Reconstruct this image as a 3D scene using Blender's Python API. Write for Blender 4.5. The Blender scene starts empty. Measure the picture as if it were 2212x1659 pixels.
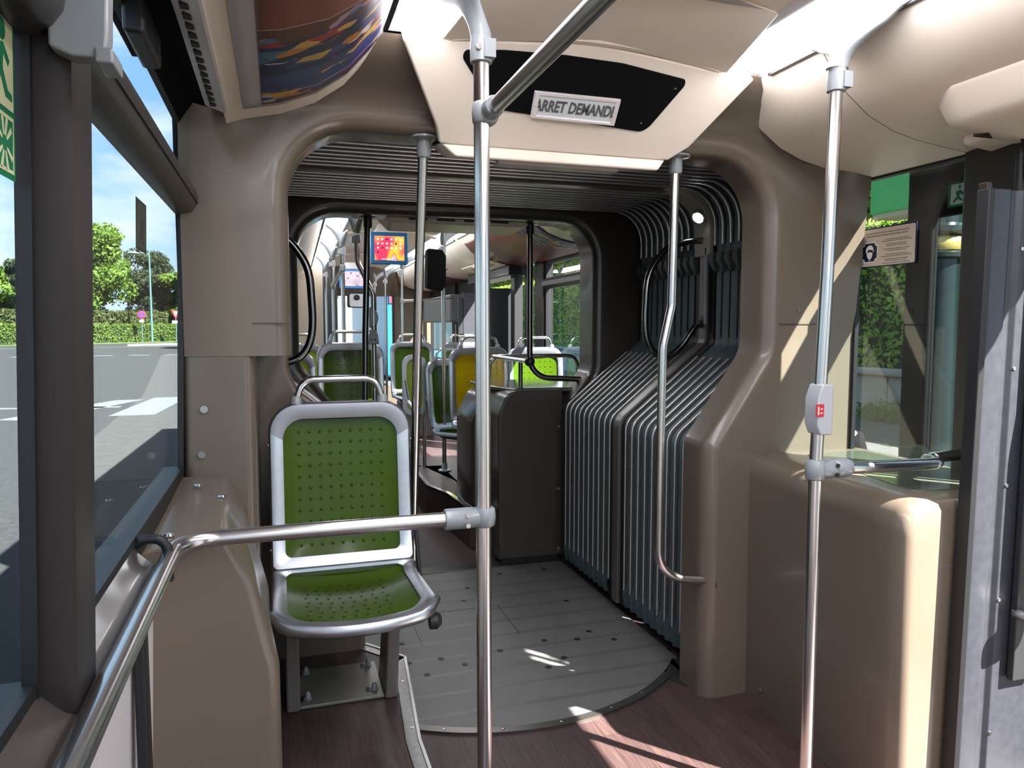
import bpy, bmesh, math, random
from mathutils import Vector, Matrix
random.seed(7)
PI=math.pi; SC=bpy.context.scene; COL=SC.collection
# ------------------------------------------------------------------ camera, sky, sun, exposure
cam=bpy.data.objects.new('camera',bpy.data.cameras.new('camera')); COL.objects.link(cam)
cam.data.sensor_fit='HORIZONTAL'; cam.data.sensor_width=36; cam.data.lens=36*1600/2212
cam.data.clip_start=.02; cam.data.clip_end=900
cam.location=(0,0,1.35)
cam.rotation_euler=(PI/2-math.atan(124.5/1600),0,-math.radians(17.5))
SC.camera=cam
SC.view_settings.view_transform='Standard'; SC.view_settings.look='None'
SC.view_settings.gamma=1; SC.view_settings.use_curve_mapping=False
SC.view_settings.exposure=2.0
SC.cycles.max_bounces=9; SC.cycles.diffuse_bounces=5; SC.cycles.glossy_bounces=4
SC.cycles.transparent_max_bounces=16; SC.cycles.transmission_bounces=4
SC.cycles.sample_clamp_indirect=5; SC.cycles.use_denoising=True
SC.cycles.caustics_reflective=False; SC.cycles.caustics_refractive=False
W=bpy.data.worlds.new('sky'); SC.world=W; W.use_nodes=True
def build_sky():
    nt=W.node_tree; N=nt.nodes; L=nt.links; bg=N['Background']
    tc=N.new('ShaderNodeTexCoord'); sp=N.new('ShaderNodeSeparateXYZ'); L.new(tc.outputs['Generated'],sp.inputs[0])
    r=N.new('ShaderNodeValToRGB'); L.new(sp.outputs[2],r.inputs[0]); e=r.color_ramp.elements
    e[0].position=0; e[0].color=(.62,.80,.92,1); e[1].position=1; e[1].color=(.10,.26,.62,1)
    m=r.color_ramp.elements.new(.25); m.color=(.30,.55,.86,1)
    mp=N.new('ShaderNodeMapping'); mp.inputs['Scale'].default_value=(1,1,2.6); L.new(tc.outputs['Generated'],mp.inputs[0])
    n=N.new('ShaderNodeTexNoise'); n.inputs['Scale'].default_value=5.2; n.inputs['Detail'].default_value=7; n.inputs['Roughness'].default_value=.55
    L.new(mp.outputs[0],n.inputs['Vector'])
    c=N.new('ShaderNodeValToRGB'); L.new(n.outputs['Fac'],c.inputs[0]); c.color_ramp.elements[0].position=.44; c.color_ramp.elements[1].position=.66
    mx=N.new('ShaderNodeMixRGB'); L.new(c.outputs[0],mx.inputs[0]); L.new(r.outputs[0],mx.inputs[1]); mx.inputs[2].default_value=(.92,.95,.97,1)
    L.new(mx.outputs[0],bg.inputs[0]); bg.inputs[1].default_value=SKY
SKY=.42
build_sky()
sl=bpy.data.lights.new('sun','SUN'); sl.energy=12.5; sl.angle=math.radians(.55); sl.color=(1,.96,.9)
sun=bpy.data.objects.new('sun',sl); COL.objects.link(sun)
sun.rotation_euler=Vector((-1,1.2,-1.6)).to_track_quat('-Z','Y').to_euler(); sun.location=(6,-8,12)

# ------------------------------------------------------------------ materials
MATS={}
def mat(name,col,rough=.5,metal=0,spec=.5,coat=0,noise=0,nscale=30,bump=0,bscale=60,emit=0,ecol=None,aniso=None):
    if name in MATS: return MATS[name]
    m=bpy.data.materials.new(name); m.use_nodes=True; nt=m.node_tree; N=nt.nodes; L=nt.links; b=N['Principled BSDF']
    b.inputs['Base Color'].default_value=(*col,1); b.inputs['Roughness'].default_value=rough; b.inputs['Metallic'].default_value=metal
    b.inputs['Specular IOR Level'].default_value=spec; b.inputs['Coat Weight'].default_value=coat; b.inputs['Coat Roughness'].default_value=.08
    tc=N.new('ShaderNodeTexCoord')
    if noise or aniso:
        n=N.new('ShaderNodeTexNoise'); n.inputs['Scale'].default_value=nscale; n.inputs['Detail'].default_value=5
        src=tc.outputs['Object']
        if aniso:
            mp=N.new('ShaderNodeMapping'); mp.inputs['Scale'].default_value=aniso; L.new(src,mp.inputs[0]); src=mp.outputs[0]
        L.new(src,n.inputs['Vector'])
        r=N.new('ShaderNodeValToRGB'); L.new(n.outputs['Fac'],r.inputs[0])
        k=noise or .1
        r.color_ramp.elements[0].position=.3; r.color_ramp.elements[1].position=.7
        r.color_ramp.elements[0].color=(*[max(0,c*(1-k)) for c in col],1); r.color_ramp.elements[1].color=(*[min(1,c*(1+k)) for c in col],1)
        L.new(r.outputs[0],b.inputs['Base Color'])
        mr=N.new('ShaderNodeMapRange'); L.new(n.outputs['Fac'],mr.inputs[0]); mr.inputs[3].default_value=rough*.85; mr.inputs[4].default_value=min(1,rough*1.2); L.new(mr.outputs[0],b.inputs['Roughness'])
    if bump:
        n2=N.new('ShaderNodeTexNoise'); n2.inputs['Scale'].default_value=bscale; n2.inputs['Detail'].default_value=4; L.new(tc.outputs['Object'],n2.inputs['Vector'])
        bp=N.new('ShaderNodeBump'); bp.inputs['Strength'].default_value=bump; bp.inputs['Distance'].default_value=.004; L.new(n2.outputs['Fac'],bp.inputs['Height']); L.new(bp.outputs[0],b.inputs['Normal'])
    if emit:
        b.inputs['Emission Color'].default_value=(*(ecol or col),1); b.inputs['Emission Strength'].default_value=emit
    MATS[name]=m; return m
TAUPE=mat('taupe gloss plastic',(.145,.114,.084),.30,coat=.25,noise=.02,nscale=3,bump=.02,bscale=20)
DTAUPE=mat('dark taupe gloss plastic',(.062,.051,.040),.30,coat=.3,noise=.02,nscale=5)
CREAM=mat('cream ceiling plastic',(.93,.83,.70),.42,noise=.03,nscale=4,bump=.04,bscale=300)
WHITEP=mat('white grey panel',(.60,.57,.56),.45)
BROWN=mat('dark brown pillar trim',(.022,.018,.017),.5,spec=.25)
BLACK=mat('black rubber',(.008,.008,.009),.5)
BLACKM=mat('matt black board',(.003,.003,.0035),.8,spec=.12)
STEEL=mat('brushed stainless steel',(.60,.585,.57),.24,1)
GREYC=mat('grey cast fitting',(.27,.29,.30),.33,coat=.3)
ALU=mat('cast aluminium seat frame',(.50,.52,.55),.34,1,noise=.06,nscale=30)
GREYA=mat('satin grey seat casting',(.30,.30,.32),.36,.8,noise=.04,nscale=60)
GREYP=mat('grey brown painted steel',(.24,.21,.19),.35,.3)
GREEN=mat('green seat plastic',(.078,.150,.004),.25,spec=.35,coat=.12,noise=.15,nscale=3)
YELL=mat('yellow seat plastic',(.72,.55,.008),.22,coat=.2,noise=.1,nscale=3)
YGREEN=mat('yellow green seat plastic',(.45,.52,.04),.2,coat=.3,noise=.1,nscale=3)
CHAR=mat('charcoal plastic',(.02,.021,.023),.4)
PURP=mat('blue grey door metal',(.038,.040,.050),.4,.2,noise=.12,nscale=40)
FAB=mat('dark teal bellows fabric',(.058,.086,.091),.45,bump=.25,bscale=90)
RIBM=mat('aluminium bellows rib',(.66,.65,.64),.32,.75)
DIFF=mat('light diffuser',(.9,.9,.95),.3,emit=4.6,ecol=(.95,.94,1.0))
DIFF2=mat('frosted lamp cover',(.85,.87,.9),.25,emit=3.0,ecol=(.93,.95,1.0))
INKC=mat('grey lettering ink',(.10,.10,.10),.6)
def see_through(m,k=.35):
    N=m.node_tree.nodes; L=m.node_tree.links; b=N['Principled BSDF']
    t=N.new('ShaderNodeBsdfTranslucent'); src=b.inputs['Base Color'].links
    if src: L.new(src[0].from_socket,t.inputs[0])
    else: t.inputs[0].default_value=b.inputs['Base Color'].default_value
    x=N.new('ShaderNodeMixShader'); x.inputs[0].default_value=k; L.new(b.outputs[0],x.inputs[1]); L.new(t.outputs[0],x.inputs[2]); L.new(x.outputs[0],N['Material Output'].inputs[0])
for m_ in (GREEN,YELL,YGREEN): see_through(m_)
def glass(name,tint=(.86,.93,.90),gl=.10):
    m=bpy.data.materials.new(name); m.use_nodes=True; N=m.node_tree.nodes; L=m.node_tree.links; N.remove(N['Principled BSDF'])
    t=N.new('ShaderNodeBsdfTransparent'); t.inputs[0].default_value=(*tint,1); g=N.new('ShaderNodeBsdfGlossy'); g.inputs['Roughness'].default_value=.02
    f=N.new('ShaderNodeFresnel'); f.inputs[0].default_value=1.45
    mr=N.new('ShaderNodeMath'); mr.operation='MULTIPLY'; L.new(f.outputs[0],mr.inputs[0]); mr.inputs[1].default_value=gl*8
    x=N.new('ShaderNodeMixShader'); L.new(mr.outputs[0],x.inputs[0]); L.new(t.outputs[0],x.inputs[1]); L.new(g.outputs[0],x.inputs[2]); L.new(x.outputs[0],N['Material Output'].inputs[0])
    return m
GLASS=glass('window glass',(.94,.985,.99),.03)
GLASSD=glass('door glass',(.90,.94,.93),.03)
def wood_mat():
    m=bpy.data.materials.new('dark wood vinyl'); m.use_nodes=True; N=m.node_tree.nodes; L=m.node_tree.links; b=N['Principled BSDF']
    tc=N.new('ShaderNodeTexCoord')
    mp=N.new('ShaderNodeMapping'); mp.inputs['Rotation'].default_value=(0,0,PI/2); L.new(tc.outputs['Object'],mp.inputs[0])
    br=N.new('ShaderNodeTexBrick'); br.inputs['Scale'].default_value=1; br.inputs['Brick Width'].default_value=.95; br.inputs['Row Height'].default_value=.09
    br.inputs['Mortar Size'].default_value=.0012; br.inputs['Color1'].default_value=(.062,.036,.033,1); br.inputs['Color2'].default_value=(.088,.054,.049,1); br.inputs['Mortar'].default_value=(.04,.024,.022,1)
    L.new(mp.outputs[0],br.inputs['Vector'])
    m2=N.new('ShaderNodeMapping'); m2.inputs['Scale'].default_value=(60,3,1); L.new(tc.outputs['Object'],m2.inputs[0])
    n=N.new('ShaderNodeTexNoise'); n.inputs['Scale'].default_value=3; n.inputs['Detail'].default_value=8; L.new(m2.outputs[0],n.inputs['Vector'])
    r=N.new('ShaderNodeValToRGB'); L.new(n.outputs['Fac'],r.inputs[0]); r.color_ramp.elements[0].color=(.5,.5,.5,1); r.color_ramp.elements[0].position=.35; r.color_ramp.elements[1].color=(1.25,1.2,1.2,1); r.color_ramp.elements[1].position=.7
    x=N.new('ShaderNodeMixRGB'); x.blend_type='MULTIPLY'; x.inputs[0].default_value=.8; L.new(br.outputs['Color'],x.inputs[1]); L.new(r.outputs[0],x.inputs[2]); L.new(x.outputs[0],b.inputs['Base Color'])
    b.inputs['Roughness'].default_value=.48
    return m
WOOD=wood_mat()
def tread_mat():
    m=bpy.data.materials.new('grey chequered turntable plate'); m.use_nodes=True; N=m.node_tree.nodes; L=m.node_tree.links; b=N['Principled BSDF']
    tc=N.new('ShaderNodeTexCoord'); sp=N.new('ShaderNodeSeparateXYZ'); L.new(tc.outputs['Object'],sp.inputs[0])
    def math_(op,a,bb=None,c=None):
        q=N.new('ShaderNodeMath'); q.operation=op
        for i,v in enumerate((a,bb,c)):
            if v is None: continue
            if isinstance(v,(int,float)): q.inputs[i].default_value=v
            else: L.new(v,q.inputs[i])
        return q.outputs[0]
    fy=math_('FRACT',math_('DIVIDE',math_('ADD',sp.outputs[1],5.0),.148))
    band=math_('GREATER_THAN',fy,.14)
    bx=math_('SINE',math_('MULTIPLY',sp.outputs[0],2*PI/.013)); by=math_('SINE',math_('MULTIPLY',sp.outputs[1],2*PI/.0085))
    lug=math_('MULTIPLY',math_('MAXIMUM',math_('MULTIPLY',bx,by),0),band)
    ed=math_('LESS_THAN',math_('ABSOLUTE',math_('SUBTRACT',fy,.0)),.012)
    n=N.new('ShaderNodeTexNoise'); n.inputs['Scale'].default_value=7; L.new(tc.outputs['Object'],n.inputs['Vector'])
    r=N.new('ShaderNodeValToRGB'); L.new(n.outputs['Fac'],r.inputs[0]); r.color_ramp.elements[0].color=(.12,.117,.112,1); r.color_ramp.elements[1].color=(.20,.197,.19,1)
    x=N.new('ShaderNodeMixRGB'); L.new(lug,x.inputs[0]); L.new(r.outputs[0],x.inputs[1]); x.inputs[2].default_value=(.36,.36,.36,1)
    y=N.new('ShaderNodeMixRGB'); L.new(ed,y.inputs[0]); L.new(x.outputs[0],y.inputs[1]); y.inputs[2].default_value=(.05,.05,.05,1)
    L.new(y.outputs[0],b.inputs['Base Color'])
    b.inputs['Roughness'].default_value=.42; b.inputs['Metallic'].default_value=.25
    bp=N.new('ShaderNodeBump'); bp.inputs['Strength'].default_value=.5; bp.inputs['Distance'].default_value=.002; L.new(lug,bp.inputs['Height']); L.new(bp.outputs[0],b.inputs['Normal'])
    return m
TREAD=tread_mat()

# ------------------------------------------------------------------ geometry helpers
FR=math.radians(-1.22); FC=Vector((.885,3.12,0))
RZ=Matrix.Rotation(FR,4,'Z'); FMAT=Matrix.Translation(FC)@RZ@Matrix.Translation(-FC)   # frame of the front car, which stands slightly turned
class M:
    def __init__(s): s.v=[]; s.f=[]
    def add(s,vs,fs):
        o=len(s.v); s.v+= [tuple(v) for v in vs]; s.f+=[tuple(i+o for i in f) for f in fs]; return s
    def box(s,x0,x1,y0,y1,z0,z1,rz=0):
        vs=[(x,y,z) for x in (x0,x1) for y in (y0,y1) for z in (z0,z1)]
        if rz:
            cx,cy=(x0+x1)/2,(y0+y1)/2; c,n=math.cos(rz),math.sin(rz)
            vs=[(cx+(x-cx)*c-(y-cy)*n,cy+(x-cx)*n+(y-cy)*c,z) for x,y,z in vs]
        return s.add(vs,[(0,1,3,2),(4,6,7,5),(0,4,5,1),(2,3,7,6),(0,2,6,4),(1,5,7,3)])
    def loft(s,rings,cap=True,closed=True):
        n=len(rings[0]); vs=[p for r in rings for p in r]; fs=[]
        for i in range(len(rings)-1):
            for j in range(n if closed else n-1):
                a=i*n+j; b=i*n+(j+1)%n; fs.append((a,b,b+n,a+n))
        if cap and closed: fs.append(tuple(range(n-1,-1,-1))); fs.append(tuple((len(rings)-1)*n+j for j in range(n)))
        return s.add(vs,fs)
    def prism(s,pts,axis,a,b):
        # pts: 2D polygon in the two other axes (x,z for axis y; y,z for axis x; x,y for axis z)
        def q(p,t): return {'y':(p[0],t,p[1]),'x':(t,p[0],p[1]),'z':(p[0],p[1],t)}[axis]
        return s.loft([[q(p,a) for p in pts],[q(p,b) for p in pts]])
    def tube(s,pts,r,n=14,cap=True):
        pts=[Vector(p) for p in pts]; rings=[]; up=None
        for i,p in enumerate(pts):
            d=(pts[min(i+1,len(pts)-1)]-pts[max(i-1,0)]).normalized()
            if up is None:
                up=Vector((0,0,1)) if abs(d.z)<.9 else Vector((0,1,0))
            u=d.cross(up); u.normalize(); w=u.cross(d); up=w
            rr=r[i] if isinstance(r,(list,tuple)) else r
            rx,rw=rr if isinstance(rr,tuple) else (rr,rr)
            rings.append([p+u*math.cos(2*PI*k/n)*rx+w*math.sin(2*PI*k/n)*rw for k in range(n)])
        return s.loft(rings,cap)
    def lathe(s,prof,c=(0,0,0),n=20,axis='z'):
        rings=[]
        for r,h in prof:
            ring=[]
            for k in range(n):
                a=2*PI*k/n; x,y=r*math.cos(a),r*math.sin(a)
                ring.append({'z':(c[0]+x,c[1]+y,c[2]+h),'y':(c[0]+x,c[1]+h,c[2]-y),'x':(c[0]+h,c[1]+x,c[2]+y)}[axis])
            rings.append(ring)
        return s.loft(rings)
    def ball(s,c,r,n=10,m=6,sq=(1,1,1)):
        rings=[[(c[0]+sq[0]*r*math.sin(PI*i/m+ (1e-3 if i==0 else 0)-(1e-3 if i==m else 0))*math.cos(2*PI*k/n),c[1]+sq[1]*r*math.sin(PI*i/m+(1e-3 if i==0 else 0)-(1e-3 if i==m else 0))*math.sin(2*PI*k/n),c[2]-sq[2]*r*math.cos(PI*i/m)) for k in range(n)] for i in range(m+1)]
        return s.loft(rings)
def fillet(pts,r,seg=6):
    pts=[Vector(p) for p in pts]; out=[pts[0]]
    for i in range(1,len(pts)-1):
        p=pts[i]; a=(pts[i-1]-p); b=(pts[i+1]-p); rr=r[i] if isinstance(r,(list,tuple)) else r
        ang=a.angle(b)
        if rr<=0 or ang>PI-.02: out.append(p); continue
        t=min(rr/math.tan(ang/2),a.length*.49,b.length*.49); A=p+a.normalized()*t; B=p+b.normalized()*t
        re=t*math.tan(ang/2); C=p+(a.normalized()+b.normalized()).normalized()*(re/math.sin(ang/2))
        va=A-C; vb=B-C; w=va.angle(vb) if va.length>1e-9 else 0
        for k in range(seg+1):
            f=k/seg
            if w<1e-4: q=va
            else: q=(va*math.sin((1-f)*w)+vb*math.sin(f*w))/math.sin(w)
            out.append(C+q)
    out.append(pts[-1]); return out
ROOT={}
def mesh_obj(name,m,ma,smooth=40,bev=0,seg=2,origin=None,front=False):
    me=bpy.data.meshes.new(name); vs=m.v
    if origin: vs=[(x-origin[0],y-origin[1],z-origin[2]) for x,y,z in vs]
    me.from_pydata(vs,[],m.f); me.materials.append(ma)
    bm=bmesh.new(); bm.from_mesh(me); bmesh.ops.delete(bm,geom=[v for v in bm.verts if not v.link_faces],context='VERTS'); bmesh.ops.recalc_face_normals(bm,faces=bm.faces)
    bm.to_mesh(me); bm.free()
    me.shade_smooth()
    if smooth is not None: me.set_sharp_from_angle(angle=math.radians(smooth))
    o=bpy.data.objects.new(name,me); COL.objects.link(o)
    if bev:
        b=o.modifiers.new('bevel','BEVEL'); b.width=bev; b.segments=seg; b.limit_method='ANGLE'; b.angle_limit=math.radians(35); b.harden_normals=True
    return o
def place(o,loc,front):
    if front: o.matrix_world=FMAT@Matrix.Translation(Vector(loc))
    else: o.location=loc
def tag(o,label=None,cat=None,group=None,kind=None):
    for k,v in (('label',label),('category',cat),('group',group),('kind',kind)):
        if v: o[k]=v
    return o
def thing(name,label,cat,loc,front=False,group=None,kind=None):
    o=bpy.data.objects.new(name,None); COL.objects.link(o); o.empty_display_size=.1
    place(o,loc,front); ROOT[o.name]=tuple(loc); return tag(o,label,cat,group,kind)
def part(root,name,m,ma,label=None,**k):
    org=ROOT[root.name]; o=mesh_obj(name,m,ma,origin=org,**k); o.parent=root; ROOT[o.name]=org
    if label: o['label']=label
    return o
def solo(name,label,cat,m,ma,front=False,group=None,kind=None,loc=None,**k):
    if loc is None:
        xs=[v[0] for v in m.v]; ys=[v[1] for v in m.v]; zs=[v[2] for v in m.v]; loc=((min(xs)+max(xs))/2,(min(ys)+max(ys))/2,min(zs))
    o=mesh_obj(name,m,ma,origin=loc,**k); place(o,loc,front); ROOT[o.name]=tuple(loc); return tag(o,label,cat,group,kind)
def struct(name,m,ma,front=False,**k):
    return solo(name,None,None,m,ma,front=front,kind='structure',**k)
def copy_tree(o,parent=None):
    c=o.copy(); COL.objects.link(c)
    if parent: c.parent=parent
    for ch in list(o.children): copy_tree(ch,c)
    return c
def text_obj(name,body,size,mtx,ma,root,ext=.0006,align='CENTER',sx=1,bold=0):
    cu=bpy.data.curves.new(name,'FONT'); cu.body=body; cu.size=size; cu.extrude=ext; cu.align_x=align; cu.align_y='CENTER'; cu.resolution_u=3; cu.offset=bold
    t=bpy.data.objects.new(name,cu); COL.objects.link(t); bpy.context.view_layer.update()
    me=bpy.data.meshes.new_from_object(t.evaluated_get(bpy.context.evaluated_depsgraph_get())); bpy.data.objects.remove(t)
    me.transform(Matrix.Diagonal((sx,1,1,1))); me.materials.clear(); me.materials.append(ma)
    o=bpy.data.objects.new(name,me); COL.objects.link(o); o.parent=root
    o.matrix_local=Matrix.Translation(-Vector(ROOT[root.name]))@mtx
    return o
def basis(o,x,y):
    x=Vector(x).normalized(); y=Vector(y); y=(y-x*x.dot(y)).normalized(); z=x.cross(y)
    m=Matrix((x,y,z)).transposed().to_4x4(); m.translation=Vector(o); return m

# ------------------------------------------------------------------ rear car: floor, platform, turntable
struct('floor',M().box(-.3,2.12,-1.5,3.9,-.05,0),WOOD)
plat=[(-.26,-.6),(.372,-.6),(.366,2.05),(.413,2.60),(.36,2.665),(.29,2.75),(-.26,2.75)]
struct('floor_platform',M().prism(plat,'z',0.001,.15),WOOD)
def strip2(pts,w,z0,z1):
    m=M(); P=[Vector((*p,0)) for p in pts]
    for i in range(len(P)-1):
        d=(P[i+1]-P[i]).normalized(); n=Vector((d.y,-d.x,0))
        a,b=P[i],P[i+1]+d*.004
        m.add([(q.x,q.y,z) for q in (a,b,b-n*w,a-n*w) for z in (z0,z1)],[(0,2,3,1),(2,4,5,3),(4,6,7,5),(6,0,1,7),(1,3,5,7),(0,6,4,2)])
    return m
t=thing('step_nosing','metal nosing strip along the edge of the wooden seat platform','nosing',(.39,2.0,.15))
e=[(.376,.2),(.370,2.05),(.417,2.60),(.364,2.668),(.294,2.753)]
part(t,'nosing_plate',strip2(e,.045,.150,.154),mat('worn metal nosing',(.36,.36,.35),.4,.7,noise=.15,nscale=60),bev=.001)
part(t,'nosing_lip',strip2(e,.010,.02,.158),RIBM,bev=.001)
for y,x in ((1.75,.35),(2.12,.355),(2.42,.378),(1.9,.35)):
    part(t,'screw',M().lathe([(.006,0),(.006,.001),(.003,.0016)],(x,y,.154),12),STEEL)
# turntable
tt=thing('turntable_plate','round grey chequered metal turntable plate in the floor of the joint','floor plate',(.85,3.12,0))
TC=(.85,3.12); R=.84
arc=[(TC[0]+R*math.cos(a),TC[1]+R*math.sin(a)) for a in [PI+.25+ (PI-.5)*k/48 for k in range(49)]]
arc=[p for p in arc if .2<p[0]<1.52]
poly=[(.24,3.89)]+[(.24,arc[0][1])]+arc+[(1.52,arc[-1][1]),(1.52,3.89)]
part(tt,'plate',M().prism(poly,'z',0.0005,.006),TREAD)
def ring(r0,r1,z0,z1,a0,a1,n=40,c=TC):
    m=M(); rings=[]
    for k in range(n+1):
        a=a0+(a1-a0)*k/n; ca,sa=math.cos(a),math.sin(a)
        rings.append([(c[0]+r*ca,c[1]+r*sa,z) for r,z in ((r0,z0),(r1,z0),(r1,z1),(r0,z1))])
    return m.loft(rings)
RIM=mat('dark metal rim strip',(.13,.12,.11),.3,.8)
part(tt,'rim_strip',ring(R+.002,R+.035,.0005,.008,PI+.9,2*PI-.85),RIM)
part(tt,'corner_plate',M().prism([(1.39,2.45),(1.47,2.30),(1.47,2.62),(1.54,2.68),(1.5,2.6)],'z',.0006,.005),RIM)
m=M(); m.box(.55,.553,3.0,3.34,.006,.0068); m.box(.98,.983,3.0,3.34,.006,.0068); m.box(.55,.983,3.34,3.343,.006,.0068)
part(tt,'hatch',m,BLACK)
for x,y in ((.47,3.05),(.47,2.86),(.60,2.86),(.52,2.74),(.68,2.78),(.85,2.86),(.99,2.66),(1.08,2.72),(1.2,2.87),(.62,3.5),(.9,3.62),(1.12,3.78),(1.38,3.78),(1.32,3.3),(1.28,2.93),(1.06,2.9),(.84,3.45),(1.35,2.82)):
    part(tt,'bolt',M().lathe([(.013,0),(.013,.0012),(.007,.0012)],(x,y,.0062),12),BLACK)
for a in (PI+1.15,PI+1.38,PI+1.62,PI+1.86,PI+2.05):
    part(tt,'rim_screw',M().lathe([(.006,0),(.006,.0012),(.003,.002)],(TC[0]+(R+.018)*math.cos(a),TC[1]+(R+.018)*math.sin(a),.008),10),STEEL)

# ------------------------------------------------------------------ left wall, windows
def lx(z): return -.27+.032*(z-.95)          # inward lean of the left side
def wallslab(y0,y1,z0,z1,x0=None,th=.04,off=0):
    # slab on the leaning left side, inner face at lx+off
    vs=[]
    for y in (y0,y1):
        for z in (z0,z1):
            for d in (off,off-th): vs.append((lx(z)+d,y,z))
    return vs,[(0,2,3,1),(4,5,7,6),(0,1,5,4),(2,6,7,3),(0,4,6,2),(1,3,7,5)]
def SL(*a,**k): m=M(); m.add(*wallslab(*a,**k)); return m
struct('wall_left',SL(-1.5,2.6,-.3,.84,off=.02,th=.06),WHITEP)
def window_left(n,y0,y1,zt,pillar=True):
    t=thing('window_%d'%n,None,None,(-.27,(y0+y1)/2,.94),kind='structure')
    m=M()
    m.add(*wallslab(y0,y1,.90,.953,off=.004,th=.05)); m.add(*wallslab(y0,y1,1.890,1.92,off=.004,th=.014))
    m.add(*wallslab(y1-.012,y1+.012,.92,1.9,off=.006,th=.016)); m.add(*wallslab(y0-.012,y0+.012,.92,1.9,off=.006,th=.016))
    part(t,'window_gasket',m,BLACK)
    part(t,'lower_pane',SL(y0,y1,.945,1.66,off=-.008,th=.004),GLASS)
    part(t,'upper_pane',SL(y0,y1,1.84,1.885,off=-.008,th=.004) if zt is None else SL(y0,y1,1.73,zt,off=-.008,th=.004),GLASS)
    # opening rail (transom) with rounded nose
    prof=[(0,1.655),(.012,1.655),(.032,1.662),(.043,1.678),(.047,1.700),(.044,1.715),(.030,1.728),(0,1.733),(-.012,1.733),(-.012,1.655)]
    rings=[[(lx(z)+x*k,y,1.69+(z-1.69)*(.9+.1*k)) for x,z in prof] for y,k in ((y0,1),(y1-.04,1),(y1-.015,.92),(y1-.002,.7),(y1+.004,.35))]
    part(t,'transom',M().loft(rings),mat('dark transom',(.03,.028,.027),.35))
    part(t,'transom_groove',M().box(lx(1.7)+.036,lx(1.7)+.0468,y0,y1-.05,1.684,1.687),BLACK)
    return t
w1=window_left(1,1.04,2.27,1.893); w2=window_left(2,-1.2,.930,1.893)
m=M()
prof=[(.0,.927),(.031,.928),(.039,.934),(.038,1.030),(.031,1.040),(0,1.040)]
m.loft([[(lx(z)+x+.002,y,z) for x,y in prof] for z in (.90,1.9)])
struct('wall_left_pillar',m,BROWN)
# sill and fascia
prof=[(-.275,.945),(-.245,.915),(-.222,.897),(-.218,.885),(-.222,.84),(-.275,.84)]
struct('trim_1',M().loft([[(x,y,z) for x,z in prof] for y in (-1.5,1.50)]),mat('brown sill',(.05,.04,.036),.3,coat=.4))
struct('trim_2',M().box(-.252,-.232,1.375,1.415,-.2,.84),BLACK,bev=.006)
# fitting hanging on the pillar
t=thing('blind_bracket','grey plastic bracket hanging at the top of the dark left pillar','bracket',(-.175,.93,1.64))
part(t,'body',M().prism([(-.222,1.70),(-.222,1.642),(-.20,1.634),(-.168,1.634),(-.165,1.66),(-.162,1.74),(-.222,1.80)],'y',.905,.935),GREYC,bev=.004)
part(t,'lip',M().box(-.178,-.160,.90,.955,1.628,1.645),GREYC,bev=.003)
# black header above the left window, latch box, perforated strip
struct('trim_3',M().prism([(-.244,1.892),(-.236,1.893),(-.20,1.938),(-.165,1.932),(-.12,1.95),(-.12,2.3),(-.26,2.3),(-.250,2.02)],'y',-1.5,2.25),BLACKM)
t=thing('window_lock_box','small black lock box above the left window','lock box',(-.22,1.52,1.84))
part(t,'case',M().box(-.238,-.203,1.42,1.62,1.845,1.91),CHAR,bev=.008)
part(t,'recess',M().box(-.205,-.2015,1.45,1.57,1.86,1.893),BLACK)
pf=solo('perforated_air_strip','white perforated air strip between the left window and the poster','air strip',
  M().prism([(-.168,1.945),(-.160,1.900),(-.114,1.884),(-.106,1.888),(-.114,1.905),(-.150,1.945)],'y',-1.4,2.04),WHITEP,bev=.002)
for k in range(34):
    y=1.99-k*.045
    part(pf,'slot',M().box(-.146,-.132,y-.011,y+.011,1.8885,1.8945),BLACK)

# left taupe cover under the window
def rbox_prof(pts,r,seg=5): return [tuple(p) for p in fillet_closed(pts,r,seg)]
def fillet_closed(pts,r,seg=5):
    P=[Vector((p[0],p[1],0)) for p in pts]; n=len(P); out=[]
    for i in range(n):
        rr=r[i] if isinstance(r,(list,tuple)) else r
        q=fillet([P[i-1],P[i],P[(i+1)%n]],[0,rr,0],seg) if rr>0 else [P[i-1],P[i],P[(i+1)%n]]
        out+= [(v.x,v.y) for v in q[1:-1]]
    return out
t=thing('wheel_arch_cover','glossy taupe moulded cover jutting out below the left window','cover',(-.15,1.9,0))
def cov(zt,xt,xm,zm,y,k=1.0):
    p=fillet_closed([(-.30,-.1),(-.012,-.1),(-.014,.58),(xm,zm),(xt,zt),(-.30,zt+.012)],[0,0,.2,.06,.035,0],6)
    return [(-.30+(x+.30)*k,y(x) if callable(y) else y,z if z<0 else z*(.99+.01*k)) for x,z in p]
yf_=lambda d: (lambda x:1.715+d-.10*max(0,(-x-.10)/.16))
part(t,'shell',M().loft([cov(.885,-.118,-.060,.775,yf_(0),.90),cov(.885,-.118,-.060,.775,yf_(.006),.965),cov(.887,-.118,-.060,.775,yf_(.028),1),cov(.90,-.122,-.070,.80,1.98,.93),cov(.915,-.130,-.085,.83,2.26,.90)]),TAUPE,smooth=50)
for p in ((-.235,1.72,.898),(-.215,2.13,.922),(-.15,2.05,.905)):
    part(t,'screw',M().lathe([(.011,0),(.011,.002),(.007,.006),(.003,.006)],p,14),STEEL)
cb=fillet([(-.268,1.53,.935),(-.255,1.53,.945),(-.225,1.53,.945),(-.212,1.53,.925),(-.212,1.53,.86)],.018,5)
m=M(); n=0
m.tube(cb,.0085,12)
L_=0
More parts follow.
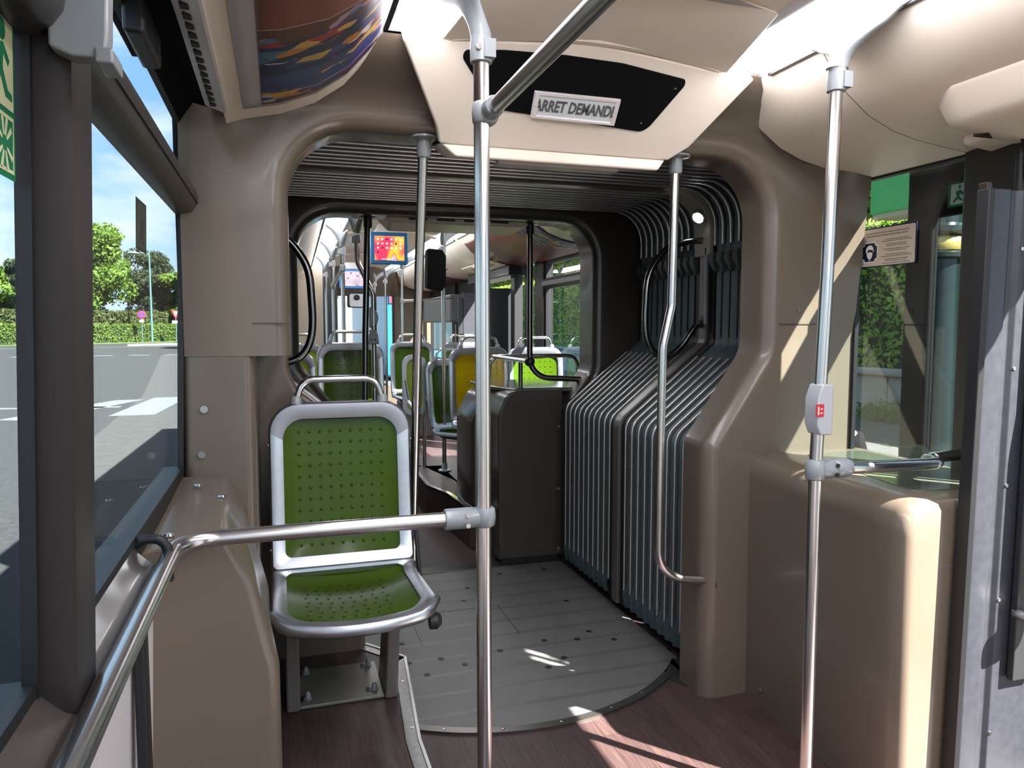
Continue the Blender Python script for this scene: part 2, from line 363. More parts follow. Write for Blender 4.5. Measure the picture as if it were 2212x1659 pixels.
for i in range(len(cb)-1):
    a,b=cb[i],cb[i+1]; k=max(1,int((b-a).length/.005))
    for j in range(k):
        p=a.lerp(b,j/k); d=(b-a).normalized(); m.tube([p-d*.0014,p+d*.0014],.0100,12)
solo('ribbed_cable','black ribbed cable hose at the corner of the brown sill','cable',m,BLACK)

# ------------------------------------------------------------------ portals (moulded arches) at both ends of the joint
PP=[(.28,0),(.28,.93),(.037,1.26),(.037,1.93),(1.667,1.93),(1.667,1.26),(1.435,.93),(1.435,0)]
def portal(yf,sgn,depth,lip,slope,skip_left=False,radii=(0,.06,.14,.20,.20,.14,.06,0),top=2.14,xo=(-.252,2.047),pts=PP):
    P=[Vector((x,0,z)) for x,z in pts]; rad=list(radii)
    if skip_left: P=P[2:]; rad=[0]+rad[3:]; P[0]=Vector((.037,0,1.265))
    inn=[(v.x,v.z) for v in fillet(P,rad,8)]
    n=len(inn); m=M(); rows=[]
    for i,(x,z) in enumerate(inn):
        p0=Vector(inn[max(i-1,0)]); p1=Vector(inn[min(i+1,n-1)]); d=(p1-p0).normalized(); nx,nz=-d.y,d.x
        row=[(x,yf+sgn*depth,z)]
        for k in range(9):
            a=PI/2*k/8
            row.append((x+nx*lip*(1-math.cos(a)),yf+sgn*(lip*(1-math.sin(a))),z+nz*lip*(1-math.cos(a))))
        lxx,lyy,lzz=row[-1]
        f=max(0,min(1,(z-1.62)/.28)); f=f*f*(3-2*f)
        side=(xo[0] if x<.85 else xo[1],yf,max(z,0))
        cx=.885
        tx=cx+(x-cx)*(.95 if abs(x-cx)<.65 else 1.0+.6*(abs(x-cx)-.65)/.17)
        tp=(tx,yf-sgn*slope,top)
        ox,oy,oz=[side[j]*(1-f)+tp[j]*f for j in range(3)]
        ox=max(xo[0]+.012*max(0,(oz-1.4))/.6,min(xo[1],ox))
        for k in range(1,6):
            q=k/5; g=q*q*(3-2*q)
            row.append((lxx+(ox-lxx)*q,lyy+(oy-lyy)*g,lzz+(oz-lzz)*q))
        row.append((ox,yf+sgn*.1,oz))
        rows.append(row)
    w=len(rows[0])
    for r in rows: m.v+=r
    for i in range(n-1):
        for k in range(w-1): m.f.append((i*w+k,(i+1)*w+k,(i+1)*w+k+1,i*w+k+1))
    return m
struct('wall_joint_rear',portal(2.26,1,.16,.055,.19,skip_left=True),TAUPE,smooth=60)
# lower left: set back behind the seat
m=M().prism([(-.272,.0),(-.068,.0),(-.068,1.30),(-.262,1.30)],'y',2.262,2.75).box(-.10,.030,2.30,2.75,1.272,1.33)
struct('wall_joint_left',m,TAUPE,bev=.03,seg=3)
m=M().prism(fillet_closed([(-.265,0),(.285,0),(.285,.93),(.20,1.02),(.06,1.13),(.033,1.20),(.033,1.32),(-.265,1.32)],[0,.02,.06,.1,.05,.05,0,0]),'y',2.72,2.86)
struct('wall_joint_recess',m,TAUPE,bev=.025,seg=3)
m=M(); m.box(-.262,.035,2.2565,2.262,1.357,1.3605); m.box(1.72,2.07,2.2565,2.262,1.357,1.3605)
struct('trim_4',m,mat('panel seam',(.06,.048,.04),.6))
t=thing('panel_rivets','small taupe plugs and screws set in the portal panels','screws',(-.2,2.25,1.0))
for x,z in ((-.205,1.83),(-.225,1.90),(-.215,1.43),(-.205,1.115),(-.215,.985),(1.80,1.41),(2.035,1.845),(2.055,1.42)):
    part(t,'plug',M().lathe([(.0105,-.002),(.0105,.002),(.009,.003),(.004,.003)],(x,2.2575,z),16,'y') if z<1.2 else M().lathe([(.0095,-.002),(.0095,.0015),(.008,.0025)],(x,2.2575,z),16,'y'),STEEL if z<1.2 else TAUPE)
for o in t.children: o.scale=(1,-1,1) if False else (1,1,1)

# ------------------------------------------------------------------ ceiling parts, used for both cars
def cove_prof():
    return [(1.485,2.135),(1.522,2.085),(1.581,2.018),(1.66,1.963),(1.75,1.927),(1.84,1.907),(1.93,1.896),(2.03,1.885),(2.075,1.88)]
def mir(p): return [(1.77-x,z) for x,z in p]
def sheet(prof,y0,y1,th=.012,ny=1):
    # closed sheet following prof (x,z), thickness upwards
    up=[(x,z+th) for x,z in prof][::-1]
    return M().loft([[(x,y,z) for x,z in prof+up] for y in [y0+(y1-y0)*k/ny for k in range(ny+1)]])
DARKCH=mat('dark lamp channel',(.02,.02,.021),.4)
def ceiling(front,y0,y1,hdr):
    tagn='front' if front else 'rear'
    struct('ceiling' ,M().loft([[(x,y,z) for x,z in ([(.50,2.165),(.62,2.19),(.885,2.205),(1.15,2.19),(1.27,2.165),(1.27,2.26),(.50,2.26)])] for y in (y0,y1)]),CREAM,front=front,smooth=60)
    struct('ceiling_cove_right',sheet(cove_prof(),y0,y1),CREAM,front=front,smooth=60)
    lp=mir(cove_prof())
    struct('ceiling_cove_left',sheet([p for p in lp if p[0]>-.08]+[(-.118,1.890)],y0,y1),CREAM,front=front,smooth=60)
    # roof shell above everything
    struct('ceiling_roof',M().loft([[(x,y,z) for x,z in [(-.30,2.04),(-.30,2.34),(2.13,2.34),(2.13,1.95),(2.17,1.95),(2.17,2.38),(-.34,2.38),(-.34,2.04)]] for y in (y0,y1)]),BLACKM,front=front)
def light_strip(y0,y1,side,front,label):
    f=(lambda x:x) if side=='R' else (lambda x:1.77-x)
    t=thing('ceiling_light',label,'ceiling light',(f(1.37),(y0+y1)/2,2.12),front=front,group='strip lights along the ceiling')
    pr=[(1.300,2.158),(1.34,2.148),(1.39,2.138),(1.43,2.130),(1.462,2.130),(1.462,2.15),(1.300,2.17)]
    part(t,'diffuser',M().loft([[(f(x),y,z) for x,z in pr] for y in (y0,y1)]),DIFF2 if front else DIFF,smooth=50)
    part(t,'housing',M().loft([[(f(x),y,z) for x,z in [(1.262,2.165),(1.262,2.25),(1.52,2.25),(1.52,2.16),(1.475,2.155),(1.475,2.19),(1.298,2.19),(1.298,2.160)]] for y in (y0-.005,y1+.005)]),WHITEP)
    m=M().loft([[(f(x),y,z) for x,z in [(1.471,2.15),(1.474,2.128),(1.488,2.128),(1.49,2.138),(1.505,2.138),(1.505,2.19),(1.471,2.19)]] for y in (y0,y1)])
    part(t,'channel',m,DARKCH)
    return t
ceiling(False,-2.2,2.16,1)
cove_e=struct('ceiling_end',M().loft([[(x,y,z) for x,z in cove_prof()[1:]+[(2.09,2.2),(1.49,2.2)]] for y in (2.16,2.205)]),CREAM,smooth=60)
light_strip(-2.2,2.025,'R',False,'long white ceiling light strip on the right, near the camera')
light_strip(-2.2,2.025,'L',False,'long white ceiling light strip on the left, above the poster')
struct('trim_7',M().loft([[(x,y,z-.0004) for x,z in cove_prof()]+[(x,y,z+.004) for x,z in cove_prof()[::-1]] for y in (1.80,1.8022)]),mat('panel seam',(.06,.048,.04),.6))
# header piece with the stop display
def hplane(x,s): # s distance down the slope: 0 top .. 1 bottom
    return (x,2.00+.25*s,2.15-.25*s)
t=thing('ceiling_header','cream moulded ceiling panel over the joint, housing the stop display','ceiling panel',(.885,2.15,1.87),kind='thing')
top=[(.30,1.93,2.17),(.885,1.90,2.205),(1.47,1.93,2.17)]
m=M()
F=[(.30,2.03,2.12),(.36,2.02,2.13),(.885,2.0,2.15),(1.40,2.02,2.13),(1.47,2.03,2.12),(1.31,2.212,1.938),(1.245,2.245,1.90),(.49,2.245,1.90),(.50,2.205,1.945)]
F=[(.335,2.035,2.115),(.885,2.0,2.15),(1.435,2.035,2.115),(1.312,2.212,1.938),(1.255,2.25,1.90),(.478,2.25,1.90),(.462,2.212,1.938)]
m.loft([[p for p in F],[(x,y+.12,z+.12) for x,y,z in F]])
part(t,'sloping_face',m,CREAM,bev=.008,seg=3)
# frame mouldings around the black panel
m=M()
pts=[(.44,2.03),(.885,1.955),(1.33,2.03)]
def arc3(a,b,c,n=16):
    return [tuple(Vector(a)*(1-u)**2+Vector(b)*2*u*(1-u)+Vector(c)*u*u) for u in [k/n for k in range(n+1)]]
for zoff,yy,r in ((2.128,0,.014),(2.158,-.06,.012)):
    q=arc3((.47,2.035+yy,zoff),(.885,1.955+yy,zoff+.05),(1.30,2.035+yy,zoff)); m.tube(q,[(r,r*.6)]*len(q),8)
part(t,'moulding',m,CREAM)
m=M().loft([[(.50,1.70,2.164),(.885,1.66,2.203),(1.27,1.70,2.164),(1.27,1.70,2.2),(.50,1.70,2.2)],[(.44,2.03,2.122),(.885,1.99,2.152),(1.33,2.03,2.122),(1.33,2.03,2.2),(.44,2.03,2.2)]])
part(t,'upper_face',m,CREAM,bev=.004)
# lower lip with vents
m=M().loft([[(.48,2.25,1.905),(1.25,2.25,1.905),(1.22,2.25,1.865),(.53,2.25,1.865)],[(.48,2.42,1.935),(1.25,2.42,1.935),(1.22,2.42,1.90),(.53,2.42,1.90)]])
part(t,'lip',m,CREAM,bev=.01,seg=3)
part(t,'vent',M().box(.68,1.10,2.30,2.36,1.866,1.879),WHITEP,bev=.003)
def hp(x,y,off=0): # point on the 45 degree face
    s=off/math.sqrt(2); return (x,y-s,(2.25-y)+1.90-s)
def hpoly(pts,a,b):
    return M().loft([[hp(x,y,a) for x,y in pts],[hp(x,y,b) for x,y in pts]])
P=fillet_closed([(.487,2.043),(.62,2.033),(.80,2.029),(.98,2.032),(1.212,2.052),(1.13,2.181),(.625,2.158)],[.012,.3,.3,.3,.012,.045,.05])
b=thing('stop_display_panel','black trapezoid panel framing the lit stop request sign in the ceiling','panel',(.85,2.12,1.97))
part(b,'board',hpoly(P,0.0,.004),BLACKM,bev=.001)
for x,y in ((.53,2.05),(1.175,2.075),(.655,2.143),(1.105,2.162)): 
    part(b,'screw',M().lathe([(.006,0),(.006,.004)],hp(x,y,.004),12),BLACK)
s=thing('stop_request_sign','white framed display reading ARRET DEMANDE on the black ceiling panel','sign',(.88,2.14,2.0))
def rect(x0,x1,y0,y1,sk=.0): return [(x0,y0),(x1,y0+sk),(x1,y1+sk),(x0,y1)]
SGF=[(.728,2.110),(1.003,2.109),(1.030,2.170),(.747,2.166)]
SGF=[(.733,2.108),(1.010,2.108),(1.016,2.169),(.739,2.167)]
wp=mat('white sign frame',(.80,.76,.74),.35)
def inset(p,k,ky):
    cx=sum(q[0] for q in p)/4; cy=sum(q[1] for q in p)/4; return [(cx+(x-cx)*k,cy+(y-cy)*ky) for x,y in p]
part(s,'frame',M().loft([[hp(x,y,.002) for x,y in SGF],[hp(x,y,.014) for x,y in inset(SGF,.985,.96)],[hp(x,y,.014) for x,y in inset(SGF,.90,.80)],[hp(x,y,.010) for x,y in inset(SGF,.86,.70)]]),wp)
part(s,'display',hpoly(inset(SGF,.86,.72),.0095,.0112),mat('pale grey display',(.72,.78,.80),.35))
c=hp(.8745,2.138,.0122)
text_obj('lettering','ARRET DEMANDE',.050,basis(c,(1,0.0,0.0),(0,-1,1)),INKC,s,sx=.66,bold=.0011)
for x in (.741,1.005): part(s,'screw',M().lathe([(.004,0),(.004,.002)],hp(x,2.138,.014),10),wp)

# poster on the left cove
def uv_sheet(name,prof,ys,th,ma,root):
    n=len(prof); vs=[];fs=[];uv=[]
    L=[0]
    for i in range(1,n): L.append(L[-1]+math.dist(prof[i],prof[i-1]))
    for y in ys:
        for i,(x,z) in enumerate(prof): vs.append((x,y,z)); uv.append((y,L[i]))
    for j in range(len(ys)-1):
        for i in range(n-1): fs.append((j*n+i,j*n+i+1,(j+1)*n+i+1,(j+1)*n+i))
    me=bpy.data.meshes.new(name); o0=ROOT[root.name]
    me.from_pydata([(a-o0[0],b-o0[1],c-o0[2]) for a,b,c in vs],[],fs); u=me.uv_layers.new(name='UVMap')
    for p in me.polygons:
        for li in p.loop_indices: u.data[li].uv=uv[me.loops[li].vertex_index]
    me.materials.append(ma); me.shade_smooth()
    o=bpy.data.objects.new(name,me); COL.objects.link(o); o.parent=root
    md=o.modifiers.new('thickness','SOLIDIFY'); md.thickness=th; md.offset=0
    return o
def poster_mat(name,flip,y_end,bow,plain=False):
    m=bpy.data.materials.new(name); m.use_nodes=True; N=m.node_tree.nodes; L=m.node_tree.links; b=N['Principled BSDF']
    def mt(op,a,bb=None):
        q=N.new('ShaderNodeMath'); q.operation=op
        for i,v in enumerate((a,bb)):
            if v is None: continue
            if isinstance(v,(int,float)): q.inputs[i].default_value=v
            else: L.new(v,q.inputs[i])
        return q.outputs[0]
    uv=N.new('ShaderNodeUVMap'); sp=N.new('ShaderNodeSeparateXYZ'); L.new(uv.outputs[0],sp.inputs[0])
    t=mt('SUBTRACT',mt('MULTIPLY',sp.outputs[0],flip),y_end*flip)       # 0 at the far edge, negative towards the maroon part
    t=mt('MULTIPLY',t,-1)
    bw=mt('MULTIPLY',mt('MULTIPLY',sp.outputs[1],sp.outputs[1]),bow)
    t=mt('SUBTRACT',t,bw)
    r=N.new('ShaderNodeValToRGB'); r.color_ramp.interpolation='CONSTANT'; L.new(mt('DIVIDE',t,.8),r.inputs[0])
    def k(p,c): 
        e=r.color_ramp.elements.new(p/.8); e.color=(*c,1)
    r.color_ramp.elements[0].color=(.10,.03,.16,1); r.color_ramp.elements[0].position=0; r.color_ramp.elements.remove(r.color_ramp.elements[1])
    wh=(.75,.65,.72)
    k(.045,wh); k(.0495,(.018,.03,.13)); k(.12,(.03,.055,.16)); k(.19,(.012,.013,.05)); k(.265,wh); k(.2695,(.010,.011,.03)); k(.36,(.03,.010,.012)); k(.39,(.10,.03,.012)); k(.46,wh); k(.465,(.11,.026,.022))
    # bright painterly shapes inside each band
    n=N.new('ShaderNodeTexNoise'); n.inputs['Scale'].default_value=7; n.inputs['Detail'].default_value=3
    mp=N.new('ShaderNodeMapping'); mp.inputs['Scale'].default_value=(2.0,1,1); L.new(uv.outputs[0],mp.inputs[0]); L.new(mp.outputs[0],n.inputs['Vector'])
    ad=N.new('ShaderNodeMixRGB'); ad.blend_type='ADD'; ad.inputs[0].default_value=.09; L.new(mp.outputs[0],ad.inputs[1]); L.new(n.outputs['Color'],ad.inputs[2])
    vo=N.new('ShaderNodeTexVoronoi'); vo.inputs['Scale'].default_value=15; L.new(ad.outputs[0],vo.inputs['Vector'])
    sv=N.new('ShaderNodeSeparateXYZ'); L.new(vo.outputs['Color'],sv.inputs[0])
    c=N.new('ShaderNodeValToRGB'); c.color_ramp.interpolation='CONSTANT'; L.new(sv.outputs[0],c.inputs[0]); c.color_ramp.elements[0].position=0; c.color_ramp.elements[0].color=(.012,.02,.08,1); c.color_ramp.elements[1].position=.93; c.color_ramp.elements[1].color=(.62,.55,.50,1)
    for p,col in ((.2,(.03,.05,.17)),(.36,(.09,.025,.05)),(.48,(.32,.03,.03)),(.58,(.55,.20,.03)),(.67,(.62,.38,.06)),(.75,(.40,.22,.30)),(.84,(.06,.18,.26))):
        e=c.color_ramp.elements.new(p); e.color=(*col,1)
    n2=N.new('ShaderNodeTexNoise'); n2.inputs['Scale'].default_value=5; n2.inputs['Detail'].default_value=3; L.new(mp.outputs[0],n2.inputs['Vector'])
    msk=mt('MULTIPLY',mt('LESS_THAN',t,.458),mt('GREATER_THAN',n2.outputs['Fac'],.5))
    x=N.new('ShaderNodeMixRGB'); L.new(msk,x.inputs[0]); L.new(r.outputs[0],x.inputs[1]); L.new(c.outputs[0],x.inputs[2])
    # warm glow printed in the maroon area
    g=N.new('ShaderNodeTexNoise'); g.inputs['Scale'].default_value=2.2; L.new(uv.outputs[0],g.inputs['Vector'])
    gr=N.new('ShaderNodeValToRGB'); L.new(g.outputs['Fac'],gr.inputs[0]); gr.color_ramp.elements[0].position=.35; gr.color_ramp.elements[0].color=(.07,.018,.016,1); gr.color_ramp.elements[1].position=.68; gr.color_ramp.elements[1].color=(.26,.07,.04,1)
    mm=mt('GREATER_THAN',t,.465)
    x2=N.new('ShaderNodeMixRGB'); L.new(mm,x2.inputs[0]); L.new(x.outputs[0],x2.inputs[1]); L.new(gr.outputs[0],x2.inputs[2])
    bd=mt('LESS_THAN',t,-99.0 if False else -5)
    L.new(x2.outputs[0],b.inputs['Base Color']); b.inputs['Roughness'].default_value=.45
    return m
lp=mir(cove_prof())
pl_=[(x,z-.004) for x,z in lp if x>-.095][::1]
def dens(p,k=4):
    out=[]
    for a,b in zip(p[:-1],p[1:]): out+=[(a[0]+(b[0]-a[0])*i/k,a[1]+(b[1]-a[1])*i/k) for i in range(k)]
    return out+[p[-1]]
pl_=dens(pl_)
po=thing('advert_poster','curved maroon and blue advert poster on the left ceiling cove','poster',(.1,1.5,1.9))
uv_sheet('print',pl_[2:-2],[2.035-.05*k for k in range(60)],.002,poster_mat('left poster print',1,2.035,.25),po)
uv_sheet('white_border',[(x,z+.0015) for x,z in pl_],[2.062-.05*k for k in range(60)],.001,WHITEP,po)

# right cove: door drive bulge
t=thing('door_drive_cover','cream moulded bulge with a long slot over the right door','cover',(1.9,1.2,1.9))
def bulge_ring(y,k):
    pr=fillet_closed([(1.64,1.985),(1.72,1.895-.02*k),(1.98,1.865-.02*k),(2.08,1.875),(2.08,2.0)],[.02,.06,.05,.01,0],5)
    cx,cz=1.95,1.97
    return [(cx+(x-cx)*k,y,cz+(z-cz)*k) for x,z in pr]
part(t,'shell',M().loft([bulge_ring(1.66,.35),bulge_ring(1.645,.7),bulge_ring(1.60,.9),bulge_ring(1.52,1),bulge_ring(-1.5,1)]),CREAM,smooth=70)
part(t,'slot',M().prism([(1.715,1.905),(1.765,1.885),(1.78,1.893),(1.73,1.915)],'y',-1.2,1.50),WHITEP,bev=.004)
part(t,'end_lip',M().prism(fillet_closed([(1.90,1.875),(2.10,1.853),(2.10,1.90),(1.92,1.92)],.012,3),'y',1.58,1.70),CREAM,bev=.006)
struct('trim_5',M().box(1.83,2.12,-1.5,1.60,1.868,1.93),mat('brown door head',(.06,.035,.028),.3))

# ------------------------------------------------------------------ poles of the rear car
def clamp(m,c,r=.024,h=.05):
    m.lathe([(r-.005,-h/2),(r,-h/2+.004),(r+.002,0),(r,h/2-.004),(r-.005,h/2)],c,18); return m
def bracket(m,p,ch,fwd=.22,back=.30,w0=.024):
    # cast bracket: collar on the pole, flaring into a long shoe that runs along the lamp channel
    p=Vector(p); ch=Vector(ch)
    m.lathe([(.0195,-.060),(.0245,-.057),(.0255,-.02),(.0235,-.004),(.024,.0)],p,18)
    rings=[]
    for u in [k/10 for k in range(11)]:
        c=p.lerp(ch,u**1.5*.9+.1*u); c.z=p.z+(ch.z-p.z)*u
        f=.024+(fwd-.024)*u**2.6; b=.024+(back-.024)*u**2.6; wx=w0*(1-.35*u)
        rings.append([(c.x+wx*math.cos(2*PI*k/20),c.y+(f if math.sin(2*PI*k/20)>0 else b)*math.sin(2*PI*k/20),c.z+(.012*abs(math.sin(2*PI*k/20)) if u>.8 else 0)) for k in range(20)])
    m.loft(rings)
    m.box(p.x+.0,p.x+.026,p.y-.03,p.y+.0,p.z-.052,p.z-.012)
    return m
PX,PY=.452,1.65
t=thing('grab_pole','thick stainless grab pole in the centre, nearest the camera','grab pole',(PX,PY,0))
part(t,'tube',M().tube([(PX,PY,0),(PX-.002,PY,1.0),(PX-.004,PY,1.99)],.0178,24),STEEL,smooth=60)
m=bracket(M(),(PX-.004,PY,1.995),(.36,PY+.02,2.145))
part(t,'bracket',m,GREYC,smooth=50)
m=M().lathe([(.007,0),(.007,.003),(.004,.004)],(PX-.016,PY-.026,1.965),12,'y'); part(t,'bolt',m,STEEL)
m=clamp(M(),(PX,PY,1.828)); m.lathe([(.020,-.005),(.0235,-.01),(.0235,-.05),(.020,-.055)],(PX+.012,PY,1.832),16,'y'); m.ball((PX+.008,PY,1.828),.030,14,8)
part(t,'upper_clamp',m,GREYC,smooth=50)
m=clamp(M(),(PX,PY,.905),.025,.046); m.lathe([(.0235,-.095),(.0245,-.09),(.0245,-.03),(.021,-.01)],(PX,PY,.905),18,'x')
part(t,'lower_clamp',m,GREYC,smooth=50)
for dz in (-.012,.012): part(t,'bolt',M().lathe([(.0055,0),(.0055,-.004)],(PX-.045,PY-.0235,.905+dz),12,'y'),STEEL)
t=thing('ceiling_rail','stainless rail running back from the upper clamp of the central pole','rail',(PX+.015,1.0,1.83))
part(t,'tube',M().tube([(PX+.016,PY-.055,1.832),(PX+.018,.5,1.836),(PX+.018,-1.2,1.836)],.0178,20),STEEL,smooth=60)
t=thing('window_handrail','bent stainless handrail from the central pole to the left window sill','handrail',(-.2,1.0,.85))
q=fillet([(PX-.08,PY,.905),(-.210,PY,.905),(-.210,-1.2,.905)],.085,12)
part(t,'tube',M().tube(q,.0172,22),STEEL,smooth=60)
for y in (1.36,.93):
    part(t,'wall_bracket',M().tube(fillet([(-.205,y,.90),(-.222,y,.893),(-.243,y-.0,.878)],.01,3),[(.008,.02)]*6 if False else .009,12),STEEL)
    part(t,'bracket_pad',M().box(-.246,-.234,y-.03,y+.03,.85,.885),BLACK,bev=.003)
RX,RY=1.385,1.65
t=thing('grab_pole','stainless grab pole by the right door with a grey stop button','grab pole',(RX,RY,0))
part(t,'tube',M().tube([(RX,RY,0),(RX,RY,.95),(RX+.018,RY,1.5),(RX+.028,RY,2.0)],.0172,24),STEEL,smooth=60)
m=bracket(M(),(RX+.028,RY,2.022),(1.478,RY,2.128),.20,.20,.030)
part(t,'bracket',m,GREYC,smooth=50)
m=clamp(M(),(RX,RY,.962),.0255,.056); m.lathe([(.0225,.015),(.0265,.03),(.0265,.055),(.023,.06),(.0265,.066),(.027,.10),(.022,.112)],(RX,RY,.962),18,'x')
part(t,'clamp',m,GREYC,smooth=50)
for dx,dz in ((.052,.012),(.052,-.014)): part(t,'bolt',M().lathe([(.006,0),(.006,-.004)],(RX+dx,RY-.0245,.962+dz),12,'y'),BLACK)
bz=1.128
pts=[(-.018,-.068),(-.030,-.040),(-.030,.030),(-.016,.068),(.020,.068),(.020,-.068)]
part(t,'button_box',M().loft([[(RX+.006+x,RY-.032,bz+z) for x,z in pts],[(RX+.006+x,RY+.022,bz+z) for x,z in pts]]),mat('pale grey button box',(.42,.43,.45),.4),bev=.005)
b=part(t,'stop_button',M().box(RX-.031,RX-.006,RY-.034,RY-.0315,bz-.018,bz+.016),mat('red button',(.55,.01,.015),.4),label='red stop button',bev=.001)
part(b,'symbol',M().box(RX-.026,RX-.022,RY-.0348,RY-.034,bz-.012,bz+.010).box(RX-.018,RX-.011,RY-.0348,RY-.034,bz-.009,bz-.006).box(RX-.018,RX-.011,RY-.0348,RY-.034,bz+.002,bz+.005),wp)
t=thing('door_handrail','short stainless rail from the right pole towards the door pillar','handrail',(1.6,RY,.95))
q=fillet([(RX+.11,RY,.96),(1.83,RY,.955),(1.83,RY+.07,.955),(2.02,RY+.10,.955)],.05,7)
part(t,'tube',M().tube(q,.0172,20),STEEL,smooth=60)
# poles standing on the portal
def flange(m,x,y,z):
    m.lathe([(.048,0),(.048,-.006),(.022,-.012),(.0225,-.055),(.0185,-.062)],(x,y,z),20); return m
t=thing('portal_pole','thin stainless pole on the left of the rear portal, behind the green seat','grab pole',(.443,2.3,.15))
q=[(.446,2.33,1.93),(.4455,2.42,1.55),(.449,2.60,.68),(.449,2.66,.25)]
part(t,'tube',M().tube(q,.0155,18),STEEL,smooth=60); part(t,'flange',flange(M(),.446,2.325,1.935),GREYC,smooth=50)
t=thing('portal_pole','cranked stainless pole on the right of the rear portal, beside the bellows','grab pole',(1.3,2.3,.4))
q=fillet([(1.319,2.31,1.93),(1.312,2.31,1.42),(1.275,2.30,1.28),(1.268,2.30,.46),(1.50,2.29,.425)],[0,.10,.12,.12,0],8)
part(t,'tube',M().tube(q,.0155,18),STEEL,smooth=60); part(t,'flange',flange(M(),1.319,2.31,1.935),GREYC,smooth=50)
part(t,'wall_plate',M().lathe([(.035,0),(.035,-.005),(.02,-.008)],(1.485,2.292,.426),18,'x'),STEEL)

# ------------------------------------------------------------------ right cabinet, door pillar, door leaf, right window
t=thing('side_cabinet','glossy taupe cabinet with rounded top between the portal and the right door','cabinet',(1.8,1.9,0))
pr=fillet_closed([(1.562,0),(1.555,.890),(2.09,.890),(2.09,0)],[0,.085,0,0],7)
rings=[]
for y,k,dz in ((1.505,.94,.03),(1.512,.975,.012),(1.53,.995,.003),(1.56,1,0),(1.9,1,0),(2.27,1,0)):
    rings.append([(2.09+(x-2.09)*k+(.055*(y-1.51)/.75 if x<1.8 else 0),y,z-(dz if z>.7 else 0)) for x,z in pr])
part(t,'body',M().loft(rings),TAUPE,smooth=60)
part(t,'top_panel',M().prism(fillet_closed([(1.68,1.60),(1.80,2.20),(2.05,2.20),(2.05,1.58)],.03,4),'z',.888,.893),mat('green grey gloss panel',(.10,.115,.085),.12,coat=.6),bev=.002)
for x,y,z in ((1.583,2.18,.04),): part(t,'screw',M().lathe([(.009,0),(.009,.003),(.005,.005)],(1.603,2.16,.06),12,'x'),TAUPE)
m=M()
m.box(2.02,2.12,-1.5,-.2,-.3,1.9)
struct('wall_right',m,BROWN)
struct('wall_right_pillar',M().prism([(1.99,1.60),(2.06,1.585),(2.10,1.60),(2.12,1.80),(2.045,1.815),(2.035,1.80)],'z',.86,1.93),mat('dark door pillar',(.022,.019,.017),.5),bev=.004)
struct('wall_right_lower',M().box(2.06,2.12,1.6,2.3,-.3,.87),TAUPE)
struct('trim_6',M().prism([(1.742,1.475),(1.760,1.475),(1.760,1.503),(1.742,1.503)],'z',0,1.72),mat('brown door edge',(.03,.02,.016),.3,.3),bev=.003)
t=thing('window_3',None,None,(2.08,2.05,.9),kind='structure')
m=M(); m.box(2.044,2.064,2.248,2.272,.86,1.9); m.box(2.05,2.08,1.80,2.27,1.875,1.92); m.box(2.05,2.08,1.80,2.27,.86,.885)
part(t,'window_gasket',m,BLACK,bev=.004)
part(t,'pane',M().box(2.062,2.066,1.8,2.255,.87,1.9),GLASS)
# inward folded door leaf
t=thing('door_leaf','dark grey metal bus door leaf folded open at the right edge','door leaf',(1.9,1.45,0))
pr=[(x-.035,y-.045) for x,y in [(1.765,1.535),(1.775,1.505),(1.80,1.50),(1.825,1.50),(1.835,1.508),(1.85,1.508),(1.862,1.496),(2.03,1.49),(2.03,1.535)]]
lean=lambda z:-.02+.03*(z/1.7)
part(t,'edge_panel',M().loft([[(x+lean(z),y,z) for x,y in pr] for z in (.05,1.70)]),PURP,bev=.003)
part(t,'edge_seal',M().loft([[(x+lean(z),y,z) for x,y in [(1.716,1.455),(1.731,1.450),(1.735,1.492),(1.716,1.492)]] for z in (.05,1.70)]),BLACK,bev=.003)
for z in (.25,.62,.93,1.24,1.55): part(t,'rivet',M().lathe([(.005,0),(.005,-.003)],(1.833+lean(z),1.4515,z),10,'y'),STEEL)
part(t,'pane_strip',M().loft([[(x+lean(z),y,z) for x,y in [(1.868,1.425),(1.955,1.423),(1.955,1.445),(1.868,1.445)]] for z in (.40,1.62)]),CHAR,bev=.004)
q=fillet([(1.90,1.488,.70),(1.90,1.40,.70),(1.95,1.38,.72),(1.96,1.38,1.3),(1.90,1.49,1.32)],.05,6)
q=fillet([(1.872,1.44,.585),(1.872,1.365,.585),(1.93,1.345,.61),(1.94,1.345,1.15),(1.885,1.44,1.18)],.04,6)
part(t,'grab_handle',M().tube(q,.0165,18),STEEL,smooth=60)
m=M(); 
for k in range(3): m.tube(fillet([(1.94+.03*k,1.56,1.9),(1.93+.03*k,1.52,1.83),(1.97+.02*k,1.54,1.76),(2.0,1.60,1.74)],.03,5),.009,10)
solo('door_hoses','black hoses hanging from the door drive at the top right','hoses',m,BLACK)
solo('door_rod','dark upright operating rod beside the folded door leaf','rod',M().tube([(1.975,1.57,.89),(1.975,1.57,1.9)],.012,12),CHAR)

